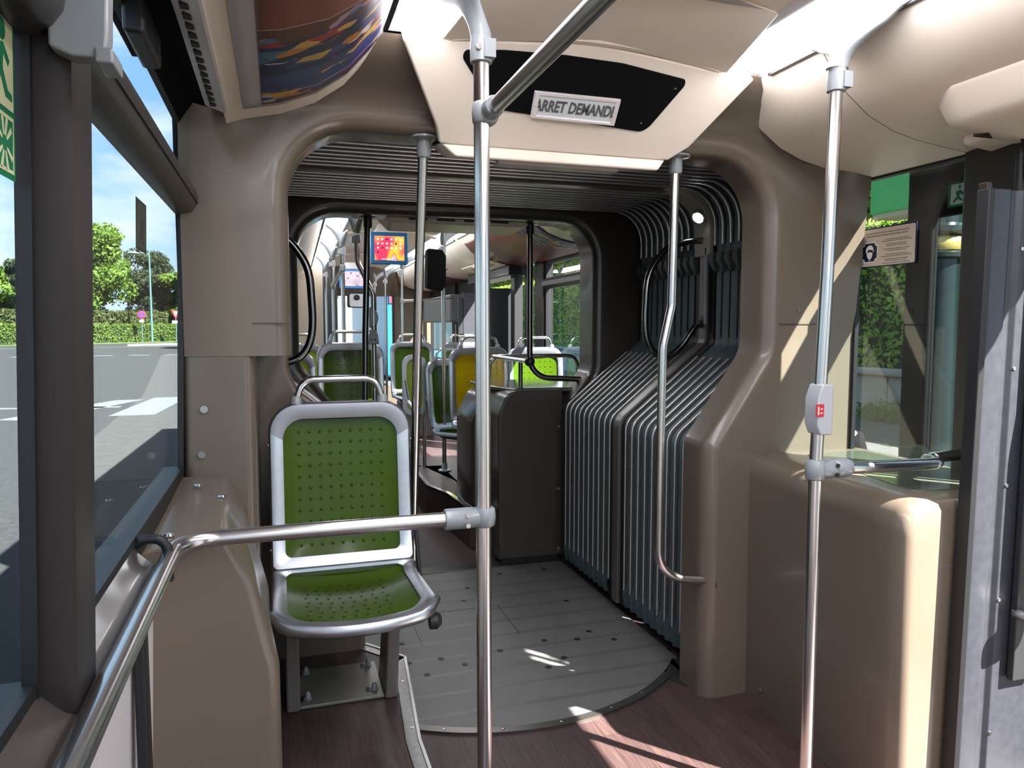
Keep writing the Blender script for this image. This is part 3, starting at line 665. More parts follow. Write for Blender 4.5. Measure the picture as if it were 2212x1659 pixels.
# passenger notice on the window
t=thing('passenger_notice','beige passenger notice with a navy masked face, on the right window','notice',(2.06,2.13,1.56))
NAVY=mat('navy ink',(.008,.014,.035),.4); BEI=mat('beige notice paper',(.55,.46,.36),.5)
b0=(2.060,2.252,1.563); ex=(0,-1,0)
NB=basis(b0,ex,(0,0,1))
def nb(pts,z0,z1):
    return M().loft([[tuple(NB@Vector((x,y,z))) for x,y in pts] for z in (z0,z1)])
w_,h_=.250,.138
part(t,'backing',nb(fillet_closed([(0,0),(w_+.003,0),(w_+.003,h_+.003),(0,h_+.003)],.008,3),-.001,.0),NAVY)
part(t,'sheet',nb(fillet_closed([(.002,.004),(w_-.002,.004),(w_-.002,h_-.002),(.002,h_-.002)],.006,3),0,.0008),BEI)
def notch(x0,y0,x1,y1,c): return [(x0+c,y0),(x1-c,y0),(x1-c,y0+c*.5),(x1-c*.5,y0+c),(x1,y0+c),(x1,y1-c),(x1-c*.5,y1-c),(x1-c,y1-c*.5),(x1-c,y1),(x0+c,y1),(x0+c,y1-c*.5),(x0+c*.5,y1-c),(x0,y1-c),(x0,y0+c),(x0+c*.5,y0+c),(x0+c,y0+c*.5)]
part(t,'badge_border',nb(notch(.011,.018,.084,.090,.011),.0008,.0012),mat('white ink',(.8,.78,.75),.5))
bd=part(t,'badge',nb(notch(.014,.021,.081,.087,.011),.0012,.0016),NAVY)
m=M()
def addp(pts,z0=.0016,z1=.002): m.add(*(lambda q:(q.v,q.f))(nb(pts,z0,z1)))
hair=[(.030,.052),(.029,.062),(.032,.071),(.040,.078),(.048,.080),(.056,.078),(.063,.071),(.066,.062),(.065,.053),(.062,.060),(.060,.064),(.050,.062),(.043,.067),(.038,.060),(.034,.053)]
addp(hair); mask=[(.034,.052),(.047,.056),(.061,.052),(.060,.042),(.056,.033),(.048,.029),(.040,.033),(.035,.042)]; addp(mask)
addp([(.041,.029),(.047,.024),(.055,.029),(.048,.0265)])
part(bd,'masked_face',m,mat('white ink',(.8,.78,.75),.5))
def ntxt(s,x,y,sz,al='CENTER',sx=1): 
    text_obj('text_line',s,sz,NB@Matrix.Translation((x,y,.0011)),NAVY,t,ext=.0001,align=al,sx=sx)
ntxt('LES CONDITIONS DU PORT DU MASQUE ONT ETE ADAPTEES',.125,.120,.0088,sx=.80)
ntxt('THE CONDITIONS FOR WEARING A MASK HAVE BEEN ADJUSTED',.125,.110,.0078,sx=.80)
for i,(s_,y) in enumerate((('LE PORT DU MASQUE N EST PLUS OBLIGATOIRE DANS',.093),('LES ESPACES INTERIEURS ET EXTERIEURS, MAIS RESTE RECOMMANDE',.087),('IL RESTE CEPENDANT RECOMMANDE DANS LES',.076),('TRANSPORTS COLLECTIFS, TELS QUE LES BUS',.070),('NOUS VOUS REMERCIONS DE RESPECTER CES CONSIGNES',.059),('POUR LA SANTE ET LA SECURITE DE TOUS',.053),('WEARING A MASK IS NO LONGER MANDATORY',.040),('IN OUTDOOR AND INDOOR SPACES, BUT REMAINS RECOMMENDED',.034),('WITHIN INDOOR AND OUTDOOR AREAS IT REMAINS',.024),('COLLECTIVE TRANSPORTATION, SUCH AS BUSES',.018),('WE THANK YOU FOR COMPLYING WITH THESE INSTRUCTIONS',.010))):
    ntxt(s_,.168,y,.0052,sx=.82)

# ------------------------------------------------------------------ seats
def seat_profile():
    # (y,z) from the top of the backrest to the front edge; y negative = towards the camera
    return [tuple(v) for v in [(p.y,p.z) for p in fillet([(0,.035,.955),(0,-.012,.50),(0,-.065,.395),(0,-.41,.422),(0,-.455,.402)],[0,.5,.16,.10,0],10)]]
SP=seat_profile(); SLn=[0]
for a,b in zip(SP[:-1],SP[1:]): SLn.append(SLn[-1]+math.dist(a,b))
STOT=SLn[-1]
def smap(a,b,n=0):
    b=max(0,min(STOT,b)); i=0
    while i<len(SLn)-2 and SLn[i+1]<b: i+=1
    f=(b-SLn[i])/(SLn[i+1]-SLn[i]); y=SP[i][0]*(1-f)+SP[i+1][0]*f; z=SP[i][1]*(1-f)+SP[i+1][1]*f
    dy=SP[i+1][0]-SP[i][0]; dz=SP[i+1][1]-SP[i][1]; l=math.hypot(dy,dz)
    ny,nz=(dz/l,-dy/l)      # towards the sitter (−y for the back, +z for the pan)
    g=max(0,(b-LB)/(STOT-LB)); g=g*g*(3-2*g)
    return (a,y+ny*n-.060*max(0,1-(a/.235)**2)*g,z+nz*n-.010*max(0,1-(a/.235)**2)*g)
LB=.545
def rr(x0,x1,b0,b1,rads,seg=7,sub=5):
    # rounded rectangle loop with a fixed number of points
    c=[(x0,b0,rads[0],PI),(x1,b0,rads[1],1.5*PI),(x1,b1,rads[2],0),(x0,b1,rads[3],.5*PI)]; out=[]
    for i,(x,b,r,a0) in enumerate(c):
        r=max(r,.001); cx=x+(r if x==x0 else -r); cb=b+(r if b==b0 else -r)
        arcp=[(cx+r*math.cos(a0+PI/2*k/seg),cb+r*math.sin(a0+PI/2*k/seg)) for k in range(seg+1)]
        if out:
            p=out[-1]; q=arcp[0]; out+=[(p[0]+(q[0]-p[0])*k/sub,p[1]+(q[1]-p[1])*k/sub) for k in range(1,sub)]
        out+=arcp
    p=out[-1]; q=out[0]; out+=[(p[0]+(q[0]-p[0])*k/sub,p[1]+(q[1]-p[1])*k/sub) for k in range(1,sub)]
    return out
LB=.545
def ringframe(outer,inner,t0,t1,keep=None):
    m=M(); rings=[]
    mid=[((a[0]+b[0])/2,(a[1]+b[1])/2) for a,b in zip(outer,inner)]
    out2=[(m_[0]+(o[0]-m_[0])*.7,m_[1]+(o[1]-m_[1])*.7) for m_,o in zip(mid,outer)]
    L=[(outer,t0),(outer,(t0+t1)*.5),(out2,t1),(mid,t1+.002),(inner,t1-.004),(inner,t0)]
    rings=[[smap(a,b,n) for a,b in lp] for lp,n in L]
    rings.append(rings[0])
    if keep is None: return m.loft(rings,cap=False)
    n=len(outer); ok=[keep(*p) for p in outer]; m.v=[p for r in rings for p in r]
    for i in range(len(rings)-1):
        for j in range(n):
            k=(j+1)%n
            if ok[j] and ok[k]: m.f.append((i*n+j,i*n+k,(i+1)*n+k,(i+1)*n+j))
    return m
def seatpanel(inner,depth,t,dots):
    m=M(); cx=sum(p[0] for p in inner)/len(inner); cb=sum(p[1] for p in inner)/len(inner); K=9
    loops=[]
    for k in range(K):
        s=1-k/(K-.0)
        lp=[]
        for a,b in inner:
            A=cx+(a-cx)*s; B=cb+(b-cb)*s
            lp.append(smap(A,B,t-depth*(1-(A/.19)**2 if abs(A)<.19 else 0)**.7 if abs(A)<.19 else t))
        loops.append(lp)
    m.loft(loops,cap=False)
    n=len(inner); o=len(m.v); c=smap(cx,cb,t-depth); m.v.append(c)
    for j in range(n): m.f.append(((K-1)*n+j,(K-1)*n+(j+1)%n,o))
    # back side
    m.loft([[smap(a,b,-.012) for a,b in inner],[smap(cx+(a-cx)*.95,cb+(b-cb)*.95,-.014-depth) for a,b in inner],[smap(cx+(a-cx)*.02,cb+(b-cb)*.02,-.014-depth) for a,b in inner]],cap=False)
    for a,b,r in dots:
        n0=t-depth*(max(0,1-(a/.19)**2))**.7
        base=Vector(smap(a,b,n0)); nn=(Vector(smap(a,b,n0+.01))-base).normalized(); u=Vector((1,0,0)); w=nn.cross(u)
        rings=[[base+(u*math.cos(2*PI*k/8)+w*math.sin(2*PI*k/8))*r*rk+nn*hk for k in range(8)] for rk,hk in ((1.2,-.001),(1.0,.0022),(.55,.0046),(.05,.0054))]
        m.loft(rings,cap=False)
    return m
def holes(ds):
    m=M()
    for a,b,r in ds:
        n0=.004-.022*(max(0,1-(a/.19)**2))**.7
        base=Vector(smap(a,b,n0)); nn=(Vector(smap(a,b,n0+.01))-base).normalized(); u=Vector((1,0,0)); w=nn.cross(u)
        m.loft([[base+(u*math.cos(2*PI*k/8)+w*math.sin(2*PI*k/8))*r+nn*h for k in range(8)] for h in (-.001,.0012)])
    return m
def make_seat(name,label,cat,loc,ma,legs=True,group=None,front=False,detail=True):
    t=thing(name,label,cat,(0,0,0),group=group)
    # narrower towards the bottom of the back, wider at the front
    bo=rr(-.2275,.2275,0,LB,(.095,.095,.02,.02)); bi=rr(-.183,.183,.055,LB-.045,(.065,.065,.02,.02))
    part(t,'back_frame',ringframe(bo,bi,-.014,.012,lambda a,b:b>.09),ALU,smooth=40)
    part(t,'top_arch',ringframe(bo,bi,-.0155,.0145,lambda a,b:b<.13),GREYA,label='satin grey top arch',smooth=40)
    so=rr(-.2275,.2275,LB-.005,STOT-.002,(.01,.01,.06,.06),sub=9); si=rr(-.183,.183,LB+.012,STOT-.034,(.02,.02,.05,.05),sub=9)
    part(t,'seat_frame',ringframe(so,si,-.014,.014),ALU,smooth=40)
    dots=[(-.133+.0333*i,.098+.0365*j,.0050) for j in range(11) for i in range(9)] if detail else [(-.13+.0433*i,.11+.043*j,.0045) for j in range(8) for i in range(7)]
    part(t,'backrest',seatpanel(bi,.026,.004,dots),ma,smooth=50)
    part(t,'seat_pan',seatpanel(si,.022,.004,[]),ma,smooth=50)
    if detail:
        for j in range(9):
            for i in range(8): part(t,'drain_hole',holes([(-.13+.0325*i+(.0 if j%2 else .008),LB+.06+.034*j,.0042)]),BLACK)
    # front rim tube, bowed forward
    q=[Vector(smap(a,STOT-.008-.05*max(0,abs(a)-.19)/.04,0)) for a in [-.2275+.455*k/16 for k in range(17)]]
    part(t,'front_rim',M().tube(q,[(.013,.015)]+[(.015,.019)]*15+[(.013,.015)],12),ALU,smooth=60)
    hq=fillet([(-.142,.036,.945),(-.118,.036,1.028),(.118,.036,1.028),(.142,.036,.945)],.05,7)
    part(t,'grab_handle',M().tube(hq,.0115,14),STEEL,smooth=60)
    m=M()
    for sx in (-1,1): m.lathe([(.019,-.006),(.017,.014),(.0125,.02)],(sx*.139,.036,.955),14)
    part(t,'handle_socket',m,GREYC,smooth=50)
    if detail:
        for sx in (-1,1):
            for b_ in (.135,.47): part(t,'screw',M().lathe([(.005,0),(.005,.002)],(sx*.2285,smap(0,b_)[1],smap(0,b_)[2]),10,'x'),STEEL)
    return t
S0=make_seat('bus_seat','nearest green bus seat with aluminium frame, on the wooden platform','seat',(0,0,0),GREEN)
S0.location=(.190,2.455,.15)
S0.rotation_euler=(0,0,-.0)
def leg(x0,x1):
    return M().loft([[(x0,-.285,.365),(x1,-.285,.365),(x1,-.16,.365),(x0,-.16,.365)],[(x0,-.20,.25),(x1,-.20,.25),(x1,-.08,.25),(x0,-.08,.25)],[(x0,-.135,0),(x1,-.135,0),(x1,.04,0),(x0,.04,0)]])
part(S0,'leg',leg(-.192,-.150),GREYP,bev=.008,seg=3)
part(S0,'leg',leg(.112,.154),GREYP,bev=.008,seg=3)
part(S0,'base_plate',M().box(-.150,.112,-.125,.13,.002,.012),mat('grey base plate',(.26,.25,.22),.4,.4),bev=.002)
for x,y in ((-.125,-.08),(.085,-.08),(-.125,.10),(.085,.10)):
    part(S0,'base_bolt',M().lathe([(.012,.012),(.012,.016),(.009,.017),(.009,.026),(.006,.034),(.002,.037)],(x,y,0),12),GREYC,smooth=50)
    part(S0,'slot',M().box(x-.028,x-.014,y-.014,y+.02,.0121,.0127),BLACK)
part(S0,'belt_rod',M().tube(fillet([(.235,-.03,.52),(.245,-.05,.36),(.247,-.08,.30)],.03,4),.007,10),CHAR)
part(S0,'recliner_knob',M().lathe([(.024,0),(.026,.02),(.015,.034)],(.208,-.40,.352),14,'x'),CHAR)
part(S0,'side_bracket',M().box(.215,.24,-.12,-.05,.27,.32),GREYC,bev=.005)
# seats of the front car
def seat_copy(src,loc,rz,label,front=True,group='seats of the front car'):
    c=copy_tree(src); c.matrix_world=FMAT@Matrix.Translation(Vector(loc))@Matrix.Rotation(rz,4,'Z') ; c['label']=label; c['group']=group
    return c
S1=make_seat('bus_seat','green bus seat facing us directly beyond the nearest seat in the front car','seat',(0,0,0),GREEN,detail=False,group='seats of the front car')
S1.matrix_world=FMAT@Matrix.Translation(Vector((.432,5.2,.285)))
SY=make_seat('bus_seat','yellow bus seat beside the dark cabinet in the front car','seat',(0,0,0),YELL,detail=False,group='seats of the front car')
SY.matrix_world=FMAT@Matrix.Translation(Vector((1.352,5.2,.245)))
SL_=make_seat('bus_seat','yellow green bus seat at the far left, half hidden by the black grab loop','seat',(0,0,0),YGREEN,detail=False,group='seats of the front car')
SL_.matrix_world=FMAT@Matrix.Translation(Vector((-.03,5.22,.22)))
seat_copy(S1,(1.86,5.45,.235),0,'light green bus seat at the right window, behind the low handrail')
seat_copy(S1,(1.24,5.62,.145),.35,'green bus seat turned sideways behind the yellow seat')
seat_copy(S1,(1.235,7.7,.235),0,'distant green bus seat seen between the thin poles, past the glazed screen')
seat_copy(SL_,(.06,5.9,.26),0,'pale green bus seat peeping out behind the seat on the far left')
seat_copy(S1,(1.72,7.4,.235),0,'farthest green bus seat near the right windows, mostly hidden by a pole')
for o,s_ in ((S1,-1),):
    pass
def pedestal(x,y,z0,z1,w=.34,name='seat_plinth',label=''):
    return solo(name,label,'plinth',M().box(x-w/2,x+w/2,y-.28,y+.02,z0,z1),GREYP,front=True,bev=.01)
# raised podiums that carry them
struct('floor_podium_left',M().box(-.26,.80,4.75,10.5,0,.28),WOOD,front=True,bev=.004)
struct('floor_podium_right',M().prism([(1.15,4.05),(2.06,4.05),(2.06,10.5),(1.0,10.5),(1.0,5.9),(1.15,5.2)],'z',0,.235),WOOD,front=True,bev=.004)
for i,(x,y,z,l) in enumerate(((.432,5.2,.285,'directly under the green seat behind the nearest seat'),(1.352,5.2,.245,'under the yellow seat'),(0,5.22,.28,'under the half hidden seat at the far left'),(1.86,5.45,.235,'under the light green window seat'),(1.235,7.7,.235,'under the distant green seat'))):
    pedestal(x,y-.05,z,z+.36,label='grey seat plinth '+l)

# ------------------------------------------------------------------ bellows of the joint
BX0,BX1=-.18,1.95
def bell_path(inset=0.,low=True):
    pts=[(1.505-inset,.05),(1.505-inset,.915),(1.95-inset,1.275),(1.95-inset,1.985-inset),(BX0+inset,1.985-inset),(BX0+inset,1.275),(.265+inset,.915),(.265+inset,.05)]
    q=fillet([(x,0,z) for x,z in pts],[0,.09,.04,.17,.17,.04,.09,0],7)
    return [(v.x,v.z) for v in q]
def offs(path,d):
    out=[]; n=len(path)
    for i,(x,z) in enumerate(path):
        a=Vector(path[max(i-1,0)]); b=Vector(path[min(i+1,n-1)]); t_=(b-a).normalized(); out.append((x+t_.y*d,z-t_.x*d))
    return out
def dense(path,step=.06):
    out=[]
    for a,b in zip(path[:-1],path[1:]):
        k=max(1,int(math.dist(a,b)/step)); out+=[(a[0]+(b[0]-a[0])*i/k,a[1]+(b[1]-a[1])*i/k) for i in range(k)]
    return out+[path[-1]]
bl=thing('bellows','dark teal folded bellows with bright ribs lining the joint between the cars','bellows',(.885,3.12,0))
base=dense(bell_path())
NR=10
rearY=[2.47+.063*k for k in range(NR)]; frontY=[3.205+.063*k for k in range(NR)]
rb=random.Random(3)
for ys,nm in ((rearY,'rear'),(frontY,'front')):
    m=M(); rows=[]
    yy=[]
    for k,y in enumerate(ys):
        yy.append((y,0.0))
        if k<len(ys)-1: yy+= [(y+.012,.010),(y+.0315,.055),(y+.051,.010)]
    bas=base if nm=='front' else base[:next(i for i,(x,z) in enumerate(base) if x<.9 and z<1.26)]
    n=len(bas)
    jit=[rb.uniform(-.004,.004) for _ in range(n)]
    for y,d in yy:
        pth=offs(bas,d)
        row=[]
        for i,(x,z) in enumerate(pth):
            wob=jit[i]*(d/.055)
            bz_=bas[i][1]
            if bz_<.12: # pouch swelling at the foot
                x+=(-1 if x>.9 else 1)*(.022*math.sin(PI*min(1,(.12-bz_)/.07+.1)) if d<.02 else .035); 
            row.append((x+wob,y,max(z,.012)))
        rows.append(row)
    for r in rows: m.v+=r
    for j in range(len(rows)-1):
        for i in range(n-1): m.f.append((j*n+i,j*n+i+1,(j+1)*n+i+1,(j+1)*n+i))
    o=part(bl,'fabric',m,FAB,smooth=60)
# ribs
def seg_path(kind):
    p=dense(bell_path(.004),.08)
    if kind=='upper': return [(x,z) for x,z in p if z>1.68]
    if kind=='right': return [(x,z) for x,z in p if x>.9 and .09<z<1.262]
    if kind=='left': return [(x,z) for x,z in p if x<.9 and .09<z<1.262]
def ribmesh(path,y,w=.0045):
    return M().tube([(x,y,z) for x,z in path],[(w,w*1.0)]*len(path),8)
def channelmesh(path,y):
    # dark clamping profile beside the bright edge
    a=offs(path,.004); b=offs(path,.016)
    return M().loft([[(a[i][0],y-.011,a[i][1]),(a[i][0],y+.011,a[i][1]),(b[i][0],y+.011,b[i][1]),(b[i][0],y-.011,b[i][1])] for i in range(len(path))])
DCH=mat('dark grey rib clamp',(.16,.165,.17),.38,.6)
for kind in ('upper','right','left'):
    pth=seg_path(kind)
    for y in rearY+frontY:
        if kind=='left' and y<2.89: continue
        r=part(bl,'rib',ribmesh(pth,y,.0062 if kind=='upper' else .0045),RIBM,smooth=60)
        part(r,'rib_clamp',channelmesh(pth,y),DCH,smooth=60)
for y in rearY+frontY:
    m=M().loft([[(1.925,y-.022,1.69),(1.955,y-.022,1.69),(1.955,y+.016,1.69),(1.925,y+.016,1.69)],[(1.92,y-.024,1.655),(1.955,y-.024,1.655),(1.955,y+.016,1.655),(1.92,y+.016,1.655)],[(1.935,y-.024,1.60),(1.955,y-.024,1.60),(1.955,y-.012,1.60),(1.935,y-.012,1.60)]])
    part(bl,'rib_foot',m,mat('grey bellows fitting',(.065,.075,.08),.5),bev=.002)
    part(bl,'seam_cord',M().tube([(1.949,y,1.60),(1.947,y,1.30)],.0035,6),BLACK)
lw=base[next(i for i,(x,z) in enumerate(base) if x<.9 and z<1.26)-1:]
m=M().loft([[(x-.02,y,z) for x,z in lw] for y in (2.88,3.06)],cap=False,closed=False); part(bl,'fabric_gusset',m,FAB)
# unseen shell added round the joint to keep sun from leaking in
struct('ceiling_joint_sun_block',M().box(-.27,2.12,2.21,4.15,2.12,2.20),BLACKM)
struct('wall_joint_sun_block',M().box(-.265,-.245,2.28,4.15,-.3,2.2).box(2.06,2.10,2.36,4.15,-.3,2.2),BLACKM)
# centre hoop
ch=thing('centre_hoop','grey brown hoop frame around the middle of the bellows','hoop frame',(.885,3.12,0))
hp_=bell_path(.012)
o1=offs(hp_,-.004); o2=offs(hp_,.05)
lowr=[i for i,(x,z) in enumerate(hp_)]
m=M().loft([[(o1[i][0],3.088,o1[i][1]),(o1[i][0],3.146,o1[i][1]),(o2[i][0],3.146,o2[i][1]),(o2[i][0],3.088,o2[i][1])] for i in lowr])
part(ch,'hoop',m,mat('hoop paint',(.15,.135,.125),.35,.4),smooth=45,bev=.004)
m=M()
for y0,y1 in ((3.03,3.09),(3.144,3.21)):
    p=bell_path(.0); a=offs(p,.0); b=offs(p,.03)
    m.loft([[(a[i][0],y0,a[i][1]),(a[i][0],y1,a[i][1]),(b[i][0],y1,b[i][1]),(b[i][0],y0,b[i][1])] for i in range(len(p))])
part(ch,'rubber_edge',m,BLACK,smooth=45)
t=thing('joint_lamp','small lit round lamp in a cream corner panel of the joint','lamp',(1.87,3.12,1.86))
m=M().loft([[(1.70,y,1.972),(1.80,y,1.962),(1.885,y,1.90),(1.925,y,1.82),(1.925,y,1.68),(1.95,y,1.68),(1.95,y,1.985),(1.70,y,1.985)] for y in (3.05,3.18)])
part(t,'panel',m,mat('beige corner panel',(.42,.38,.31),.4),smooth=50,bev=.006)
d=Vector((-.78,-.35,-.62)).normalized(); c=Vector((1.893,3.09,1.862))
u=d.cross(Vector((0,0,1))).normalized(); w=u.cross(d)
part(t,'reflector',M().loft([[c+(u*math.cos(2*PI*k/16)+w*math.sin(2*PI*k/16))*r+d*h for k in range(16)] for r,h in ((.036,-.01),(.036,.010),(.028,.012),(.026,.006))]),STEEL)
m=M()
for i in range(-2,3):
    for j in range(-2,3):
        if i*i+j*j<6: m.ball(c+u*i*.009+w*j*.009+d*.010,.0034,6,4)
part(t,'led_cluster',m,mat('led',(1,1,1),.3,emit=5,ecol=(.95,.97,1)))
rl=[(1.945,1.757),(1.838,1.745),(1.735,1.705),(1.655,1.595),(1.637,1.46),(1.639,1.318),(1.677,1.235),(1.75,1.205),(1.824,1.251),(1.90,1.345),(1.955,1.37)]
def smooth_path(p,k=5):
    out=[]; P=[Vector((a,0,b)) for a,b in p]
    for i in range(len(P)-1):
        a=P[max(i-1,0)];b=P[i];c=P[i+1];d=P[min(i+2,len(P)-1)]
        for j in range(k):
            t_=j/k; out.append(.5*((2*b)+(c-a)*t_+(2*a-5*b+4*c-d)*t_*t_+(3*b-a-3*c+d)*t_**3))
    out.append(P[-1]); return [(v.x,v.z) for v in out]
DST=mat('dark stainless loop',(.20,.195,.19),.22,1)
for f,lb in ((lambda x:x,'bent stainless grab loop on the right side of the joint, in front of the bellows'),(lambda x:1.77-x,'bent stainless grab loop at the left edge of the joint opening')):
    q=[(f(x),3.12,z) for x,z in smooth_path(rl)]
    t=thing('grab_loop',lb,'grab loop',(q[0][0],3.12,1.3))
    part(t,'tube',M().tube(q,.0155,16),DST,smooth=60)
    part(t,'mount',M().box(f(1.945)-.012,f(1.945)+.012,3.10,3.14,1.34,1.40).box(f(1.945)-.012,f(1.945)+.012,3.10,3.14,1.73,1.79),CHAR,bev=.004)
t=thing('bellows_strut','thin light grey upright strut beside the joint lamp','strut',(1.93,3.1,1.3))
part(t,'rod',M().box(1.925,1.937,3.075,3.088,1.36,1.72),GREYC,bev=.002)

# ------------------------------------------------------------------ front car
X=dict(front=True)
PPF=[(.28,0),(.28,.90),(.085,1.16),(.085,1.925),(1.68,1.925),(1.68,1.10),(1.52,.90),(1.52,0)]
struct('wall_joint_front',portal(3.86,1,.22,.05,-.02,pts=PPF,radii=(0,.06,.12,.20,.20,.14,.05,0),top=2.2,xo=(-.22,2.0)),DTAUPE,smooth=60,**X)  # shade on this arch is put into the darker taupe colour
struct('floor_front',M().box(-.3,2.1,3.9,11.6,-.05,-.001),WOOD,**X)
t=thing('threshold_strip','dark metal threshold strip at the front edge of the turntable','threshold',(.9,3.93,0),front=True)
part(t,'strip',M().box(.3,1.5,3.90,4.0,0,.008),RIM,bev=.002); part(t,'rubber_gap',M().box(.3,1.5,3.862,3.90,0,.004),BLACK)
ceiling(True,4.1,11.3,0)
for i,(a,b) in enumerate(((4.5,6.6),(6.7,8.8),(8.9,11.0))):
    light_strip(a,b,'R',True,('first','second','third')[i]+' light strip on the right of the front car, counted from the joint')
    light_strip(a,b,'L',True,('first','second','third')[i]+' light strip on the left of the front car, counted from the joint')
# cross ribs of the ceiling
for i,y in enumerate((4.9,6.62,8.82)):
    struct('ceiling_rib',M().loft([[(x,y+d,z) for x,z in [(.46,2.135),(.62,2.165),(.885,2.18),(1.15,2.165),(1.31,2.135),(1.31,2.2),(.46,2.2)]] for d in (0,.10)]),CREAM,front=True,bev=.01)
t=thing('ceiling_header','beige moulded lip with air vents over the entrance of the front car','ceiling panel',(.92,4.1,1.9),front=True)
part(t,'lip',M().loft([[(.50,3.97,1.965),(1.36,3.97,1.965),(1.32,3.97,1.90),(.56,3.97,1.90)],[(.50,4.25,1.965),(1.36,4.25,1.965),(1.30,4.25,1.885),(.58,4.25,1.885)]]),CREAM,bev=.015,seg=3)
m=M()
for k in range(4): m.box(.66+.15*k,.76+.15*k,3.968,3.972,1.915,1.925)
part(t,'vents',m,BLACK)
# screens
def screen(nm,label,c,w,h,ice,lt,rz=0):
    t=thing('ceiling_screen',label,'screen',(c[0],c[1],c[2]+h/2),front=True,group='blue framed ceiling screens')
    x,y,z=c
    part(t,'case',M().box(x-w/2,x+w/2,y,y+.05,z-h/2,z+h/2),ice,bev=.006)
    part(t,'hanger',M().loft([[(x-w*.4,y+.0,z+h/2),(x+w*.4,y+.0,z+h/2),(x+w*.4,y+.05,z+h/2),(x-w*.4,y+.05,z+h/2)],[(x-w*.25,y+.05,z+h/2+.07),(x+w*.25,y+.05,z+h/2+.07),(x+w*.25,y+.12,z+h/2+.07),(x-w*.25,y+.12,z+h/2+.07)]]),WHITEP,bev=.004)
    d=part(t,'display',M().box(x-w*.40,x+w*.40,y-.003,y,z-h*.38,z+h*.38),lt)
    mi=mat('icon white',(.8,.8,.85),.4,emit=.7,ecol=(.85,.85,.95)); md=mat('icon dark',(.03,.03,.05),.4)
    for r in range(4):
        for k in range(6):
            if r==3 and k>0: continue
            q=md if (r+k*2)%5==4 or r==3 else mi
            part(d,'app_icon',M().box(x-w*.31+k*w*.122-.006,x-w*.31+k*w*.122+.006,y-.0045,y-.003,z+h*.28-r*h*.135-.006,z+h*.28-r*h*.135+.006),q)
    for k in range(7): part(d,'dock_icon',M().box(x-w*.18+k*w*.06-.004,x-w*.18+k*w*.06+.004,y-.0045,y-.003,z-h*.34-.004,z-h*.34+.004),mi if k<5 else md)
    return t
def lcd(name,cols,st):
    m=bpy.data.materials.new(name); m.use_nodes=True; N=m.node_tree.nodes; L=m.node_tree.links; b=N['Principled BSDF']
    tc=N.new('ShaderNodeTexCoord'); w=N.new('ShaderNodeTexNoise'); w.inputs['Scale'].default_value=5.5; w.inputs['Detail'].default_value=0; w.inputs['Distortion'].default_value=.6
    L.new(tc.outputs['Object'],w.inputs['Vector'])
    r=N.new('ShaderNodeValToRGB'); L.new(w.outputs['Fac'],r.inputs[0]); r.color_ramp.elements[0].color=(*cols[0],1); r.color_ramp.elements[1].color=(*cols[-1],1)
    r.color_ramp.elements[0].position=.34; r.color_ramp.elements[1].position=.66
    for i,c in enumerate(cols[1:-1]): e=r.color_ramp.elements.new(.40+.2*(i+1)/len(cols)); e.color=(*c,1)
    L.new(r.outputs[0],b.inputs['Emission Color']); b.inputs['Emission Strength'].default_value=st; b.inputs['Base Color'].default_value=(.02,.02,.02,1); b.inputs['Roughness'].default_value=.1
    return m
screen('a','blue framed tablet screen showing an orange and purple home page, hung nearer the joint',(.755,5.6,1.93),.275,.235,mat('blue screen case',(.008,.13,.32),.45),lcd('orange wallpaper',[(.45,.42,.75),(.75,.12,.03),(.85,.30,.02),(.5,.02,.05)],.75))
screen('b','pale blue framed tablet screen with a dull display, hung farther up the aisle',(.655,7.9,1.845),.27,.20,mat('light blue screen case',(.06,.26,.60),.45),lcd('dull wallpaper',[(.30,.24,.30),(.22,.17,.22),(.3,.24,.27)],.8))
# driver's mirror, wall and windscreen
t=thing('interior_mirror','rounded interior mirror showing the driver, high in front of the windscreen','mirror',(.86,10.2,1.72),front=True)
pr=fillet_closed([(.745,1.60),(.995,1.60),(.995,1.80),(.745,1.80)],.03,4)
part(t,'rim',M().prism(pr,'y',10.2,10.24),BLACK,bev=.008)
part(t,'hanger',M().tube([(.87,10.22,1.79),(.87,10.6,1.95),(.87,10.9,2.06)],.012,8),CHAR)
part(t,'mirror_face',M().prism([(.885+(x-.87)*.86,1.70+(z-1.70)*.86) for x,z in pr],'y',10.195,10.2),mat('mirror sheen',(.7,.72,.75),.15,.3))
m=M().ball((.872,10.19,1.735),.042,12,8,(1,.12,1)); part(t,'modelled_head_reflection',m,mat('dark hair reflection',(.01,.01,.012),.6))  # mirror image of the driver modelled as flat head and shirt shapes
m=M().prism(fillet_closed([(.79,1.615),(.955,1.615),(.93,1.69),(.87,1.71),(.81,1.69)],.012,3),'y',10.188,10.194); part(t,'modelled_shirt_reflection',m,mat('white shirt reflection',(.65,.66,.7),.6))
m=M(); m.prism([(-.3,-.3),(.60,-.3),(.60,2.3),(-.3,2.3)],'y',11.3,11.36); m.box(.60,1.9,11.3,11.36,1.80,2.3); m.box(1.50,2.1,11.3,11.36,-.3,2.3); m.box(.6,1.5,11.3,11.36,-.3,.45)
struct('wall_front',m,TAUPE,**X)
struct('wall_front_head',M().loft([[(.48,10.7,2.16),(1.45,10.7,2.16),(1.45,10.7,2.3),(.48,10.7,2.3)],[(.48,11.3,1.80),(1.6,11.3,1.80),(1.6,11.3,2.3),(.48,11.3,2.3)]]),TAUPE,**X)
t=thing('window_4',None,None,(1.05,11.3,.45),front=True,kind='structure')
part(t,'pane',M().box(.60,1.5,11.32,11.325,.45,1.80),GLASS)
part(t,'frame',M().box(.585,.615,11.28,11.37,.42,1.82).box(1.485,1.515,11.28,11.37,.42,1.82),BLACK)
